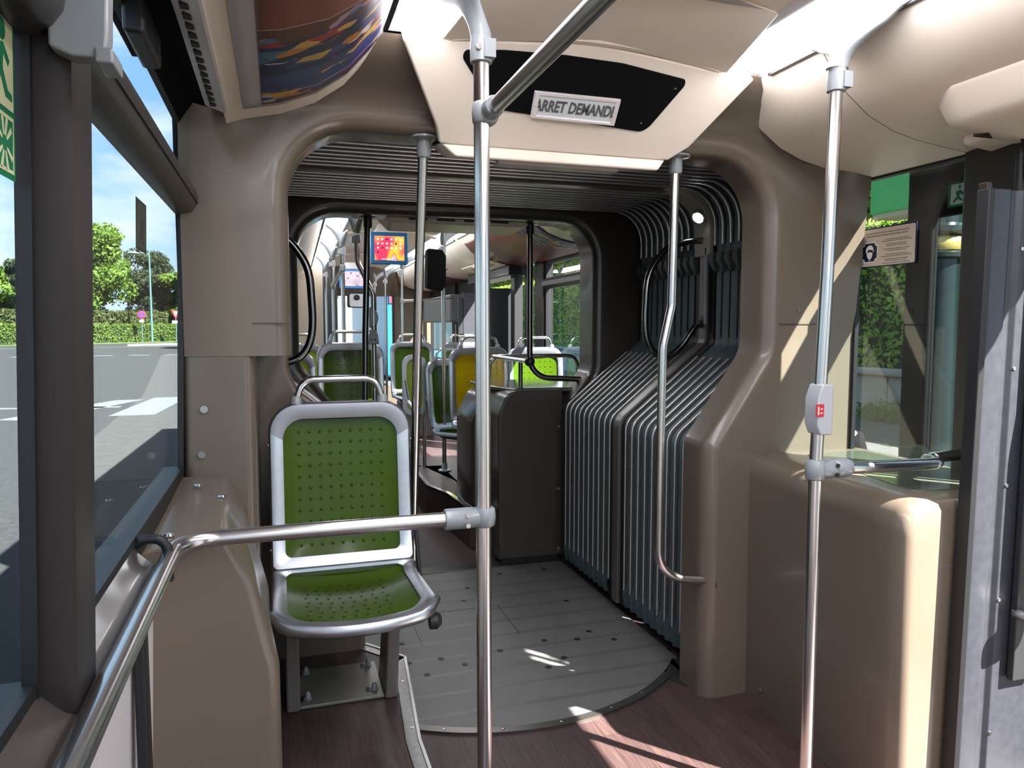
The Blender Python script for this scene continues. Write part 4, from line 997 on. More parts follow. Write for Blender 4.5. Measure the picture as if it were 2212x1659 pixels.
# left side of the front car
m=M(); m.box(-.30,-.24,3.9,11.3,-.3,.85); m.box(-.30,-.24,3.9,5.0,.85,1.95); m.box(-.3,-.24,6.6,6.9,.85,1.95); m.box(-.3,-.24,8.8,9.1,.85,1.95); m.box(-.30,-.24,3.9,11.3,1.78,2.0)
struct('wall_left_front',m,TAUPE,**X)
struct('wall_partition',M().box(-.26,.42,9.9,9.95,0,2.1),mat('beige partition',(.40,.33,.25),.5),**X)
t=thing('partition_window','dark rounded window in the beige partition at the far left','window',(.0,9.88,1.2),front=True)
part(t,'pane',M().prism(fillet_closed([(-.2,.85),(.10,.85),(.10,1.55),(-.2,1.55)],.07,5),'y',9.885,9.9),BLACK,bev=.004)
struct('wall_driver_panel',M().box(.42,.60,9.9,9.95,0,2.1),CHAR,**X)
for n,(a,b) in ((5,(5.0,6.6)),(6,(6.9,8.8)),(7,(9.1,11.2))):
    t=thing('window_%d'%n,None,None,(-.27,(a+b)/2,.9),front=True,kind='structure')
    part(t,'pane',M().box(-.275,-.271,a,b,.85,1.80),GLASS)
# right side of the front car
m=M(); m.box(2.06,2.12,3.95,4.55,-.3,1.95); m.box(2.06,2.12,3.95,5.85,-.3,.88); m.box(2.06,2.12,7.5,9.3,-.3,.85); m.box(2.06,2.12,7.9,11.3,1.70,1.95)
struct('wall_right_front',m,BROWN,**X)
struct('wall_right_pier',M().box(2.03,2.12,4.0,4.80,-.3,1.93).box(2.03,2.12,5.80,6.02,-.3,1.93).box(2.02,2.12,8.15,8.3,-.3,1.9).box(2.02,2.12,9.25,9.45,-.3,1.9),BROWN,bev=.004,**X)
def rwin(n,y0,y1,label=None):
    t=thing('window_%d'%n,None,None,(2.08,(y0+y1)/2,.9),front=True,kind='structure')
    m=M(); 
    for a,b,c,d in ((y0,y0+.02,.88,1.9),(y1-.02,y1,.88,1.9),(y0,y1,.88,.90),(y0,y1,1.855,1.93)): m.box(2.05,2.10,a,b,c,d)
    part(t,'window_gasket',m,BLACK,bev=.004)
    part(t,'pane',M().box(2.074,2.078,y0,y1,.88,1.9),GLASS)
    prf=[(2.08,1.655),(2.05,1.655),(2.03,1.68),(2.03,1.72),(2.05,1.745),(2.08,1.745)]
    part(t,'transom',M().prism(prf,'y',y0-.0,y1+.04),mat('dark transom',(.03,.028,.027),.35),bev=.004)
    return t
rwin(8,4.8,5.8); rwin(9,8.3,9.25); 
t=rwin(10,9.45,11.2)
# open doorway of the front car with leaves and posts
def post(label,x,y,w,d,z0,z1,ma,nm='door_post',rz=0):
    return solo(nm,label,'door post' if nm=='door_post' else 'door leaf',M().box(x-w/2,x+w/2,y-d/2,y+d/2,z0,z1,rz),ma,front=True,bev=.006)
post('dark door post between the window and the open doorway',2.03,6.18,.05,.10,0,1.9,BROWN)
post('blackish folded door leaf on the near side of the doorway',1.90,6.62,.26,.05,.05,1.70,CHAR,'door_leaf')
post('charcoal upright panel next to the folded door leaf',2.0,6.45,.08,.12,.05,1.86,CHAR,'door_leaf')
post('pale violet grey door leaf on the far side of the doorway',1.93,7.95,.20,.05,.05,1.72,PURP,'door_leaf')
post('dark grey edge of the door leaf on the far side of the doorway',1.80,7.93,.05,.05,.05,1.66,CHAR,'door_leaf')
t=thing('door_drive','dark door drive unit with curved black arm above the open doorway','door drive',(1.95,7.2,1.75),front=True)
part(t,'housing',M().box(1.88,2.08,6.3,7.9,1.80,1.90),CHAR,bev=.01)
part(t,'arm',M().tube([(1.80,7.1,1.80),(1.82,7.05,1.70),(1.90,7.0,1.66),(2.0,7.0,1.70)],.02,10),BLACK,smooth=60)
part(t,'spot',M().lathe([(.03,0),(.03,-.006)],(1.75,6.9,1.845),14),mat('door spot',(1,1,1),.3,emit=4))
t=thing('ceiling_hatch','cream slotted hatch on the right ceiling cove near the doorway','hatch',(1.75,6.9,1.86),front=True)
part(t,'door',M().prism([(1.70,1.935),(1.86,1.890),(1.86,1.880),(1.70,1.922)],'y',6.3,7.4),CREAM,bev=.004)
part(t,'slot',M().prism([(1.745,1.912),(1.79,1.899),(1.79,1.894),(1.745,1.906)],'y',6.45,7.2),mat('shadow grey slot',(.35,.30,.25),.5))
solo('wall_luggage_box','grey panelled box above the far right windows','box',M().box(1.78,2.05,8.4,10.2,1.40,1.72),mat('mid grey panel',(.10,.10,.105),.45),front=True,bev=.02)
# posters of the front car
po=thing('advert_poster','curved advert poster on the right ceiling cove of the front car','poster',(1.8,5.6,1.9),front=True)
pr=dens([(x,z-.004) for x,z in cove_prof() if 1.5<x<2.06])
def inF(o): o.matrix_world=FMAT@Matrix.Translation(Vector(ROOT[po.name]))
uv_sheet('print',pr,[4.62+.06*k for k in range(32)],.002,poster_mat('right poster print',-1,4.62,-.6),po)
text_obj('lettering','UNLIMITED ACCESS',.05,basis((1.66,6.02,1.957),(0,-.93,.12),(-.9,0,.45)),wp,po)
text_obj('lettering','NON-STOP SHOPPING',.045,basis((1.72,6.0,1.927),(0,-.93,.12),(-.9,0,.35)),mat('orange ink',(.55,.22,.02),.5),po)
po2=thing('advert_poster','dark red strip of an advert poster low on the left cove of the front car','poster',(0,8,1.9),front=True)
uv_sheet('print',dens([(x,z-.004) for x,z in mir(cove_prof()) if x<.03 and x>-.13][::-1]),[7.0+.1*k for k in range(20)],.002,mat('dark red print',(.16,.05,.035),.3,noise=.5,nscale=6),po2)
po3=thing('advert_poster','dark red advert on the right cove above the far windows','poster',(1.8,9,1.9),front=True)
uv_sheet('print',dens([(x,z-.004) for x,z in cove_prof() if 1.74<x<2.04]),[8.5+.1*k for k in range(16)],.002,mat('dark red print 2',(.22,.04,.045),.3,noise=.4,nscale=6),po3)
# poles of the front car
def pole_front(label,pts,r,fl=None,mt=STEEL,group=None,extra=None):
    t=thing('grab_pole',label,'grab pole',(pts[-1][0],pts[-1][1],pts[-1][2]),front=True,group=group)
    part(t,'tube',M().tube(pts,r,14),mt,smooth=60)
    if fl: part(t,'flange',flange(M(),*fl),CHAR,smooth=50)
    if extra: extra(t)
    return t
pole_front('dark pole in front of the blue screens, just past the joint',[(.445,4.0,1.90),(.425,4.0,1.3),(.405,4.02,0)],.0165,(.447,4.0,1.93),DST)
def ex(t):
    part(t,'joint_knob',M().ball((1.345,4.0,1.15),.030,14,8),CHAR,smooth=60)
pole_front('dark pole bent to the right column of the front car entrance',fillet([(1.345,4.0,1.90),(1.345,4.0,1.06),(1.66,3.98,1.045)],.12,8),.0165,(1.345,4.0,1.93),DST,extra=ex)
t=thing('low_handrail','bright low handrail above the dark cabinet, bent down at both ends','handrail',(1.5,4.3,.9),front=True)
part(t,'tube',M().tube(fillet([(1.22,4.45,1.0),(1.22,4.42,1.165),(1.80,4.42,1.165),(1.80,4.42,1.0)],.07,6),.013,14),STEEL,smooth=60)
part(t,'cross_tube',M().tube([(1.345,4.02,1.15),(1.24,4.40,1.165)],.013,12),STEEL,smooth=60)
part(t,'post',M().tube([(1.40,4.36,1.15),(1.40,4.36,.98)],.014,12),DST,smooth=60)
def swan(t,p,chx,side):
    m=M(); p=Vector(p); s=side; e=Vector((chx,p.y-.03,2.128))
    m.lathe([(.018,-.05),(.0245,-.048),(.0235,0)],tuple(p),14)
    c=p+Vector((-s*.01,0,.13)); a0=p+Vector((0,0,.02))
    q=[a0*(1-u)**2+c*2*u*(1-u)+e*u*u for u in (0,.15,.3,.5,.75,1)]
    m.tube(q,[(.023,.023),(.027,.022),(.030,.02),(.028,.016),(.022,.012),(.016,.008)],12)
    m.tube([a0,p+Vector((s*.008,-.03,.06)),p+Vector((s*.02,-.09,.10)),p+Vector((s*.028,-.15,.118))],[(.020,.020),(.020,.024),(.015,.02),(.006,.008)],10)
    m.box(p.x-.034,p.x-.01,p.y-.02,p.y+.02,p.z-.045,p.z-.01)
    part(t,'bracket',m,GREYC,smooth=60)
def ex2(t):
    swan(t,(.438,4.6,1.90),.31,1)
    part(t,'button_box',M().loft([[(.505,4.585,1.47),(.55,4.585,1.44),(.56,4.585,1.40),(.55,4.585,1.36),(.505,4.585,1.34)],[(.505,4.63,1.47),(.55,4.63,1.44),(.56,4.63,1.40),(.55,4.63,1.36),(.505,4.63,1.34)]]),GREYC,bev=.006)
    b=part(t,'ticket_box',M().prism([(.49,1.24),(.56,1.24),(.553,1.30),(.535,1.33),(.505,1.33)],'y',4.57,4.63),GREYC,bev=.006)
    m=M()
    for dx in (.512,.535): m.lathe([(.006,0),(.006,-.002)],(dx,4.568,1.268),10,'y')
    part(b,'studs',m,CHAR)
pole_front('cranked pole with grey boxes, right beside the dark pole past the joint',fillet([(.438,4.6,1.88),(.438,4.6,1.74),(.53,4.6,1.55),(.53,4.6,0)],.10,6),.0165,extra=ex2)
def mkpole(label,x,y,side,z0=.28,ch=None,extra=None):
    top=1.97
    def e_(t):
        swan(t,(x,y,top-.02),.31 if side>0 else 1.465,side)
        if extra: extra(t)
    return pole_front(label,[(x,y,top),(x,y,z0)],.0165,group='poles along the front car aisle',extra=e_)
mkpole('tall pole on the left aisle side, nearest of the row behind the cranked pole',.43,5.9,1)
mkpole('tall pole on the left aisle side, second of the row behind the cranked pole',.415,7.1,1)
mkpole('tall pole on the left aisle side, third and slimmest of the row',.41,8.6,1)
mkpole('tall pole with grey collar in front of the right windows, on the wooden step',1.15,5.55,-1,.25,ch=(1.30,5.3,2.10),extra=lambda t: (part(t,'floor_collar',M().lathe([(.05,0),(.05,.008),(.024,.012),(.022,.06)],(1.15,5.55,.24),16),mat('pale collar',(.5,.52,.52),.4)),part(t,'upper_clamp',clamp(M(),(1.15,5.55,1.86)),GREYC)))
def ex3(t): part(t,'clamp',clamp(M(),(1.33,8.0,1.72)),GREYC)
mkpole('slim pole in the aisle left of the thin portal pole, holding a crossbar',1.18,8.0,-1,.0)
mkpole('slim pole farther forward near the driver door, left of the crossbar pole',1.19,9.6,-1,.0)
mkpole('slim leaning pole farthest forward on the right of the aisle',1.14,10.4,-1,.0)
t=thing('crossbar','thin crossbar linking poles on the left of the front car','rail',(.42,6.5,1.7),front=True)
part(t,'tube',M().tube([(.43,5.9,1.80),(.415,7.1,1.72)],.014,12),STEEL); 
m=clamp(M(),(.43,5.9,1.80),.022,.05); m=clamp(m,(.415,7.1,1.72),.022,.05); part(t,'clamps',m,GREYC)
t=thing('crossbar','thin crossbar running right from the slim aisle pole towards the door','rail',(1.5,8.2,1.7),front=True)
part(t,'tube',M().tube([(1.18,8.0,1.62),(1.80,8.3,1.66)],.014,12),STEEL); part(t,'clamp',clamp(M(),(1.18,8.0,1.62),.022,.05),GREYC)
t=thing('validator_back','black back of a screen hung beside the portal pole','monitor',(1.04,5.35,1.75),front=True)
part(t,'case',M().prism(fillet_closed([(.985,1.63),(1.085,1.60),(1.125,1.64),(1.125,1.86),(1.10,1.90),(.99,1.91)],.015,3),'y',5.3,5.42),BLACKM,bev=.01)
part(t,'arm',M().tube([(1.12,5.36,1.76),(1.16,5.5,1.78)],.014,10),CHAR)
# glazed screen with yellow green pane
t=thing('glazed_screen','narrow upright screen with yellow green pane in an aluminium frame','screen',(.94,5.7,.65),front=True)
bo=fillet_closed([(.855,.66),(1.04,.66),(1.04,1.13),(.855,1.13)],.075,6); bi=[(.9475+(x-.9475)*.66,.895+(z-.895)*.86) for x,z in bo]
part(t,'frame',M().loft([[(x,5.7,z) for x,z in bo],[(x,5.7,z) for x,z in bi],[(x,5.73,z) for x,z in bi],[(x,5.73,z) for x,z in bo],[(x,5.7,z) for x,z in bo]],cap=False),ALU)
part(t,'pane',M().prism(bi,'y',5.712,5.72),YGREEN)
part(t,'post',M().tube([(1.03,5.75,1.1),(1.03,5.75,0)],.014,10),STEEL)
part(t,'base_arm',M().tube(fillet([(.83,5.4,.95),(.85,5.35,.80),(.90,5.2,.72)],.04,4),.014,10),STEEL)
# dark moulded cabinet (engine hump) right of the aisle
t=thing('dark_cabinet','large dark taupe moulded cabinet at the right of the front car entrance','cabinet',(1.3,4.2,0),front=True)
pr=fillet_closed([(1.145,.03),(1.525,.03),(1.525,.99),(1.20,.99),(1.145,.86)],[0.01,.01,.01,.08,.05],5)
part(t,'body',M().loft([[(x,y,z) for x,z in pr] for y in (3.94,3.96,4.5)]),DTAUPE,bev=.02,seg=3,smooth=50)
pr2=fillet_closed([(1.06,.24),(1.06,.80),(1.15,.965),(1.60,.965),(1.60,.24)],[0,.10,.10,.05,0],6)
part(t,'wing',M().loft([[(1.14+(x-1.14)*.75,4.3,.24+(z-.24)*.97) for x,z in pr2],[(x,4.42,z) for x,z in pr2],[(x,4.68,z) for x,z in pr2]]),DTAUPE,smooth=50,bev=.02,seg=3)
part(t,'top_shelf',M().prism([(1.25,3.98),(2.02,3.98),(2.02,4.68),(1.15,4.68),(1.15,4.3)],'z',.975,1.0),mat('glossy dark top',(.14,.13,.10),.12,coat=.7),bev=.01)
part(t,'lower_skirt',M().box(1.16,1.5,3.945,3.96,0.0,.04),BLACK)
for x,z in ((1.50,.78),(1.50,.42),(1.50,.07)): part(t,'screw',M().lathe([(.008,0),(.008,-.003)],(x,3.938,z),10,'y'),GREYC)
t=thing('wooden_step','wood clad step riser with metal nosings left of the dark cabinet','step',(1.1,5.0,0),front=True)
part(t,'riser',M().prism([(1.06,4.3),(1.17,4.3),(1.17,5.8),(.93,5.8),(.93,5.05),(1.02,4.75)],'z',0,.235),WOOD,bev=.002)
part(t,'nosing',strip2([(1.056,4.3),(1.016,4.75),(.926,5.05),(.926,5.8)],-.03,.235,.245),STEEL)
# ------------------------------------------------------------------ outside
ASPH=mat('asphalt',(.034,.036,.037),.95,spec=.08,noise=.18,nscale=14,bump=.15,bscale=200)
PAVE=mat('light worn asphalt',(.050,.052,.051),.95,spec=.08,noise=.15,nscale=6)
GRASS=mat('roadside grass',(.055,.085,.015),.9,noise=.3,nscale=3)
WHITE=mat('road paint',(.11,.115,.12),.9,spec=.1,noise=.15,nscale=9)
struct('floor_road',M().box(-140,2.9,-40,140,-.50,-.35),ASPH)
struct('floor_pavement',M().box(2.75,30,-30,140,-.5,-.20),mat('pavement',(.085,.083,.078),.95,spec=.1,noise=.12,nscale=5))
Q=M(); Q.add([(-2.95,10,-.346),(-2.2,10,-.346),(-4.6,60,-.346),(-9,60,-.346)],[(0,1,2,3)])
solo('worn_road_patch','paler worn strip of asphalt running along the bus','road surface',M().loft([[(-2.5,9,-.349),(-1.0,9,-.349),(-1.0,9,-.347),(-2.5,9,-.347)],[(-3.2,20,-.349),(-1.0,20,-.349),(-1.0,20,-.347),(-3.2,20,-.347)],[(-6.6,48,-.349),(-1,48,-.349),(-1,48,-.347),(-6.6,48,-.347)]]),PAVE)
def dash(pts,nm,lb,g=None): return solo(nm,lb,'road marking',M().prism(pts,'z',-.347,-.343),WHITE,group=g)
for k in range(9):
    x=-16+1.9*k; y=46.5+.35*k
    dash([(x,y),(x+1.1,y+.1),(x+1.15,y+.9),(x+.05,y+.8)],'road_dash','short white dash, '+('first','second','third','fourth','fifth','sixth','seventh','eighth','ninth')[k]+' from the left in the dashed line across the road','dashed line across the road')
dash([(-4.9,15.5),(-3.6,18.9),(-3.0,18.95),(-4.2,15.2)][::1],'crossing_stripe','broad white crossing stripe on the left of the window view')
dash([(-3.1,15.6),(-2.85,19.3),(-2.1,19.4),(-2.3,15.6)],'crossing_stripe','broad worn crossing stripe nearer the window edge')
dash([(-30,62),(-6,70),(-6,70.6),(-30,62.6)],'road_line','thin white line along the far kerb')
dash([(-9,18),(-3.2,17.2),(-3.2,17.45),(-9,18.3)],'road_line','thin white line crossing in front of the zebra stripes')
for k in range(3): dash([(-9.6,12.0+1.2*k),(-5.4,13.4+1.2*k),(-5.4,13.75+1.2*k),(-9.6,12.35+1.2*k)],'road_line',('nearest','middle','farthest')[k]+' of three thin white lines seen left of the dark pillar')
solo('kerb_island','low pale concrete kerb island near the give way sign','kerb',M().prism([(-12.4,71),(-6,76),(-6,77.5),(-12.0,72.5)],'z',-.35,-.2),mat('kerb stone',(.30,.29,.27),.8))
struct('floor_verge',M().prism([(-60,70),(-24,74),(-12,84),(0,99),(30,130),(-60,130)],'z',-.36,-.28),GRASS)

def leafcloud(m,fn,n,s,rnd,flat=.6):
    for _ in range(n):
        c,nn=fn(); c=Vector(c); u=Vector((rnd.gauss(0,1),rnd.gauss(0,1),rnd.gauss(0,flat))).normalized()
        if nn is not None: u=(u*.9+Vector(nn)*.8).normalized()
        a=u.orthogonal().normalized(); b=u.cross(a); ang=rnd.uniform(0,PI); a,b=a*math.cos(ang)+b*math.sin(ang),b*math.cos(ang)-a*math.sin(ang)
        k=s*rnd.uniform(.6,1.25); o=len(m.v)
        m.v+=[tuple(c-a*k),tuple(c+b*k*.5),tuple(c+a*k),tuple(c-b*k*.5)]; m.f.append((o,o+1,o+2,o+3))
    return m
def leafmat(name,c1,c2,sc_=2.):
    m=bpy.data.materials.new(name); m.use_nodes=True; N=m.node_tree.nodes; L=m.node_tree.links; b=N['Principled BSDF']
    tc=N.new('ShaderNodeTexCoord'); n=N.new('ShaderNodeTexNoise'); n.inputs['Scale'].default_value=sc_; n.inputs['Detail'].default_value=6; L.new(tc.outputs['Object'],n.inputs['Vector'])
    r=N.new('ShaderNodeValToRGB'); L.new(n.outputs['Fac'],r.inputs[0]); r.color_ramp.elements[0].position=.35; r.color_ramp.elements[0].color=(*c1,1); r.color_ramp.elements[1].position=.65; r.color_ramp.elements[1].color=(*c2,1)
    L.new(r.outputs[0],b.inputs['Base Color']); b.inputs['Roughness'].default_value=.6; b.inputs['Specular IOR Level'].default_value=.25
    tr=N.new('ShaderNodeBsdfTranslucent'); L.new(r.outputs[0],tr.inputs[0]); x=N.new('ShaderNodeMixShader'); x.inputs[0].default_value=.45; L.new(b.outputs[0],x.inputs[1]); L.new(tr.outputs[0],x.inputs[2]); L.new(x.outputs[0],N['Material Output'].inputs[0])
    return m
LF1=leafmat('bright lime leaves',(.07,.13,.018),(.13,.20,.03),.8); LF2=leafmat('cedar needles',(.022,.035,.016),(.04,.055,.025),.8); LF3=leafmat('olive shrub leaves',(.05,.07,.02),(.085,.10,.03),.8); LF5=leafmat('sunny hedge leaves',(.15,.27,.035),(.33,.48,.075),3.); LF4=leafmat('hedge leaves',(.06,.11,.015),(.13,.20,.03),3.)  # LF5 greens are brightened to put sunlight into the unlit hedge face
BARK=mat('bark',(.045,.035,.028),.9)
def tree(label,x,y,h,r,ma,blobs,n,s,seed,kind='tree',trunk=.3,low=.25,flat=.6):
    rnd=random.Random(seed); z0=-.3
    t=thing(kind,label,kind.replace('_',' '),(x,y,z0))
    bs=[]
    for _ in range(blobs):
        a=rnd.uniform(0,2*PI); zz=rnd.uniform(low,.9); rad=r*math.sin(PI*min(1,(zz-low*.5)/(1-low*.3)))**.6*rnd.uniform(.3,.8)
        bs.append((x+math.cos(a)*rad,y+math.sin(a)*rad,z0+h*zz,r*rnd.uniform(.28,.45)))
    def fn():
        b=rnd.choice(bs); d=Vector((rnd.gauss(0,1),rnd.gauss(0,1),rnd.gauss(0,.8))).normalized(); k=rnd.uniform(.7,1.08)
        return (b[0]+d.x*b[3]*k,b[1]+d.y*b[3]*k,b[2]+d.z*b[3]*.75*k),d
    m=leafcloud(M(),fn,n,s,rnd,flat)
    part(t,'foliage',m,ma,smooth=None)
    m=M(); m.tube([(x,y,z0),(x+.1,y,z0+h*.3),(x,y,z0+h*.7)],[(trunk,trunk),(trunk*.7,trunk*.7),(trunk*.2,trunk*.2)],8)
    for b in bs[:7]: m.tube([(x,y,z0+h*.3),tuple((Vector((x,y,z0+h*.4))+Vector(b[:3]))/2),b[:3]],[(trunk*.35,)*2,(trunk*.25,)*2,(trunk*.08,)*2],6)
    part(t,'trunk',m,BARK)
    return t
def hedge(name,label,p0,p1,th,z0,z1,ma,n,s,seed,cat='hedge'):
    rnd=random.Random(seed); a=Vector((*p0,0)); b=Vector((*p1,0)); d=(b-a).normalized(); nn=Vector((d.y,-d.x,0)); L_=(b-a).length
    t=thing(name,label,cat,(a.x,a.y,z0))
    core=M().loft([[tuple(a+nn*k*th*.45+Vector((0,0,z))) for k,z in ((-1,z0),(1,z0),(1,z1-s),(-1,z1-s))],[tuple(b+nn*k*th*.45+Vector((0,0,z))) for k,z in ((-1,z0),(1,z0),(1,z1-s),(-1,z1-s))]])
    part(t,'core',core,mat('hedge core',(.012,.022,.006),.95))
    def fn():
        u=rnd.uniform(0,1)**1.0; f=rnd.random()
        if f<.78:
            sd=-1 if rnd.random()<.9 else 1; return tuple(a+d*L_*u+nn*(sd*HS)*th*.5*rnd.uniform(.9,1.12)+Vector((0,0,rnd.uniform(z0+.03,z1)))),nn*sd*HS
        return tuple(a+d*L_*u+nn*rnd.uniform(-.5,.5)*th+Vector((0,0,z1+rnd.uniform(-s,s*.6)))),Vector((0,0,1))
    part(t,'leaves',leafcloud(M(),fn,n,s,rnd),ma,smooth=None)
    return t
HS=-1
hedge('trimmed_hedge','long trimmed hedge across the road, beyond the left window',(-50,48),(-2,100),1.6,-.32,1.55,LF4,16000,.14,5)
hedge('loose_shrubs','loose olive shrubs rising behind the trimmed hedge across the road',(-46,62),(-8,100),3.0,-.3,2.9,LF3,12000,.22,6,'shrubs')
tree('broad bright green chestnut tree seen between the left pillar and the cedar',-20.6,92,12.8,5.2,LF1,26,15000,.26,11,low=.22)
tree('dark tiered cedar tree behind the street lamp',-14.4,97,11.2,3.3,LF2,34,12000,.20,12,'cedar_tree',trunk=.35,low=.14,flat=.12)
tree('green tree partly cut off by the right edge of the left window',-10.4,95,9.4,3.2,LF1,16,9000,.24,13,low=.25)
tree('bright tree at the far left edge beyond the emergency exit sticker',-30,95,9.8,4.0,LF1,18,9000,.26,14,low=.2)
tree('dark conifer beside the bright tree at the far left edge',-25.2,90,9.5,2.2,LF2,14,6000,.22,15,'conifer',low=.1)
LAMPC=mat('teal painted steel',(.06,.12,.12),.45)
t=thing('street_lamp','teal street lamp post with a round head in front of the cedar','street lamp',(-12.8,87,-.3))
part(t,'pole',M().tube([(-12.8,87,-.3),(-12.8,87,9.4)],[(.13,.13),(.08,.08)],10),LAMPC,smooth=60)
part(t,'arm',M().tube([(-12.8,87,8.9),(-13.6,86.6,9.1)],.05,8),LAMPC); part(t,'lamp_head',M().ball((-14.2,86.4,8.95),.6,14,6,(1,1,.3)),mat('lamp head',(.25,.27,.25),.4),smooth=60)
t=thing('no_parking_sign','round red and blue no stopping sign on a thin post','road sign',(-13.35,84.6,-.3))
part(t,'post',M().tube([(-13.35,84.6,-.3),(-13.35,84.6,2.9)],.05,8),LAMPC)
RED=mat('sign red',(.45,.02,.03),.4); BLU=mat('sign blue',(.02,.05,.4),.4); WHT=mat('sign white',(.7,.7,.72),.4)
part(t,'rim',M().lathe([(.42,0),(.42,-.04)],(-13.35,84.55,2.55),20,'y'),RED); fa=part(t,'face',M().lathe([(.33,0),(.33,-.02)],(-13.35,84.50,2.55),20,'y'),BLU)
part(fa,'stripe',M().add([(-13.60,84.47,2.83),(-13.52,84.47,2.87),(-13.1,84.47,2.27),(-13.18,84.47,2.23)],[(0,1,2,3)]).add([(-13.52,84.46,2.23),(-13.60,84.46,2.27),(-13.18,84.46,2.87),(-13.1,84.46,2.83)],[(0,1,2,3)]),RED)
part(t,'plate',M().box(-13.55,-13.15,84.5,84.53,1.75,2.05),WHT)
t=thing('give_way_sign','red and white give way triangle near the right edge of the left window','road sign',(-10.3,86,-.3))
part(t,'post',M().tube([(-10.3,86,-.3),(-10.3,86,2.4)],.05,8),LAMPC)
part(t,'triangle',M().prism([(-10.72,3.05),(-9.88,3.05),(-10.3,2.1)],'y',85.9,85.93),RED); part(t,'inner_triangle',M().prism([(-10.52,2.92),(-10.08,2.92),(-10.3,2.42)],'y',85.86,85.89),WHT)
part(t,'plate',M().box(-10.65,-9.95,85.9,85.93,1.65,1.95),WHT)
# stickers on the left windows
EG=mat('exit green',(.0,.13,.045),.5); EC=mat('exit cream',(.48,.50,.30),.5)
def sticker(label,y0,y1,z0,z1,col,kind='full'):
    xg=lambda z: lx(z)-.006
    t=thing('exit_sticker',label,'sticker',(xg(z0),(y0+y1)/2,z0))
    def q(a,b,c,d,o,ma,nm,par=t):
        m=M().add([(xg(c)+o+e,y,z+0) if False else (xg(z)+o+e,y,z) for y in (a,b) for z in (c,d) for e in (0,.0004)],[(0,2,3,1),(4,5,7,6),(0,1,5,4),(2,6,7,3),(0,4,6,2),(1,3,7,5)]); return part(par,nm,m,ma)
    def poly(P,o,ma,nm,par):
        m=M().loft([[(xg(z)+o+e,y,z) for y,z in P] for e in (0,.0004)]); return part(par,nm,m,ma)
    q(y0,y1,z0,z1,0,col[0],'backing')
    b=.006
    W_=y1-y0; H_=z1-z0
    if kind=='full':
        zm=z0+H_*.40
        p=q(y0+b,y1-b,zm+b*.5,z1-b,.0006,col[1],'pictogram_field')
        f=lambda u,v:(y0+W_*u,zm+(z1-zm)*v)
        poly([f(*a) for a in ((.30,.62),(.55,.66),(.78,.52),(.72,.46),(.55,.56),(.52,.40),(.70,.22),(.86,.20),(.86,.13),(.62,.14),(.44,.32),(.36,.20),(.30,.06),(.22,.08),(.32,.34),(.36,.52),(.22,.44),(.18,.50))],.0010,col[0],'runner',p)
        c=f(.50,.78); poly([(c[0]+.010*math.cos(a*PI/6),c[1]+.011*math.sin(a*PI/6)) for a in range(12)],.0010,col[0],'head',p)
        p=q(y0+b,y1-b,z0+b,zm-b*.5,.0006,col[1],'glass_field')
        q(y0+b*1.7,y1-b*1.7,z0+b*1.7,zm-b*1.2,.0010,col[0],'glass_green',p)
        cy,cz=(y0+y1)/2+.003,z0+(zm-z0)*.5
        for a in (40,75,105,150,215,250,290,330):
            a=math.radians(a); d=(math.cos(a),math.sin(a)); n=(-d[1],d[0]); L_=.026
            poly([(cy+d[0]*.008+n[0]*.0015,cz+d[1]*.008+n[1]*.0015),(cy+d[0]*L_+n[0]*.003,cz+d[1]*L_+n[1]*.003),(cy+d[0]*L_-n[0]*.003,cz+d[1]*L_-n[1]*.003),(cy+d[0]*.008-n[0]*.0015,cz+d[1]*.008-n[1]*.0015)],.0014,col[1],'ray',p)
    else:
        p=q(y0+b,y1-b,z0+b,z1-b,.0006,col[1],'field')
        f=lambda u,v:(y0+W_*u,z0+H_*v)
        poly([f(*a) for a in ((.40,.62),(.62,.66),(.70,.50),(.60,.48),(.62,.36),(.74,.12),(.62,.12),(.50,.32),(.34,.12),(.24,.16),(.42,.40))],.0010,col[0],'runner',p)
    return t
sticker('green emergency exit sticker with running figure on the left rear window',.832,.909,1.50,1.665,(EG,EC))
dk=(mat('dark sticker back',(.035,.035,.028),.6),mat('dark sticker field',(.06,.06,.045),.6))
sticker('small dark back of a sticker high on the left window',1.60,1.72,1.50,1.60,dk,'small')

# right side outdoors: stone wall, hedge, column, sign totem, second leaf of the open door
STONE=mat('weathered limestone',(.24,.22,.18),.85,noise=.25,nscale=2.2,bump=.5,bscale=12)
t=thing('stone_wall','low weathered stone wall under the hedge along the right pavement','stone wall',(9.6,20,-.2))
for i in range(18):
    part(t,'stone_block',M().box(9.6,9.95,2+2.6*i,4.585+2.6*i,-.22,.52),STONE,bev=.02)
part(t,'coping',M().box(9.50,10.0,2,50,.52,.66),STONE,bev=.05,seg=3)
HS=1
hedge('tall_hedge','tall dense hedge on the stone wall beyond the right windows',(10.05,2),(10.05,50),.9,.6,3.1,LF5,52000,.060,21)
LFY=leafmat('yellow green laurel tips',(.18,.26,.03),(.32,.38,.06),2.5)
hedge('laurel_hedge','yellow green bushy hedge top behind the tall hedge on the right',(11.6,9),(11.6,52),1.2,2.6,4.7,LFY,22000,.10,22)
for i,(y,h,r) in enumerate(((17,7.5,2.4),(26,8.5,3.0),(37,9,3.2),(50,9,3.4))):
    tree(('nearest','second','third','farthest')[i]+' leafy tree rising behind the right hedge',14.5,y,h,r,LF1,16,6500,.16,30+i,low=.3)
t=thing('wall_weed','small leafy weed growing at the foot of the stone wall','weed',(9.4,9.6,-.2))
rnd=random.Random(4)
def fnw(): return (9.45+rnd.gauss(0,.12),9.6+rnd.gauss(0,.28),-.17+abs(rnd.gauss(0,.11))),None
part(t,'leaves',leafcloud(M(),fnw,700,.05,rnd),LF4,smooth=None)
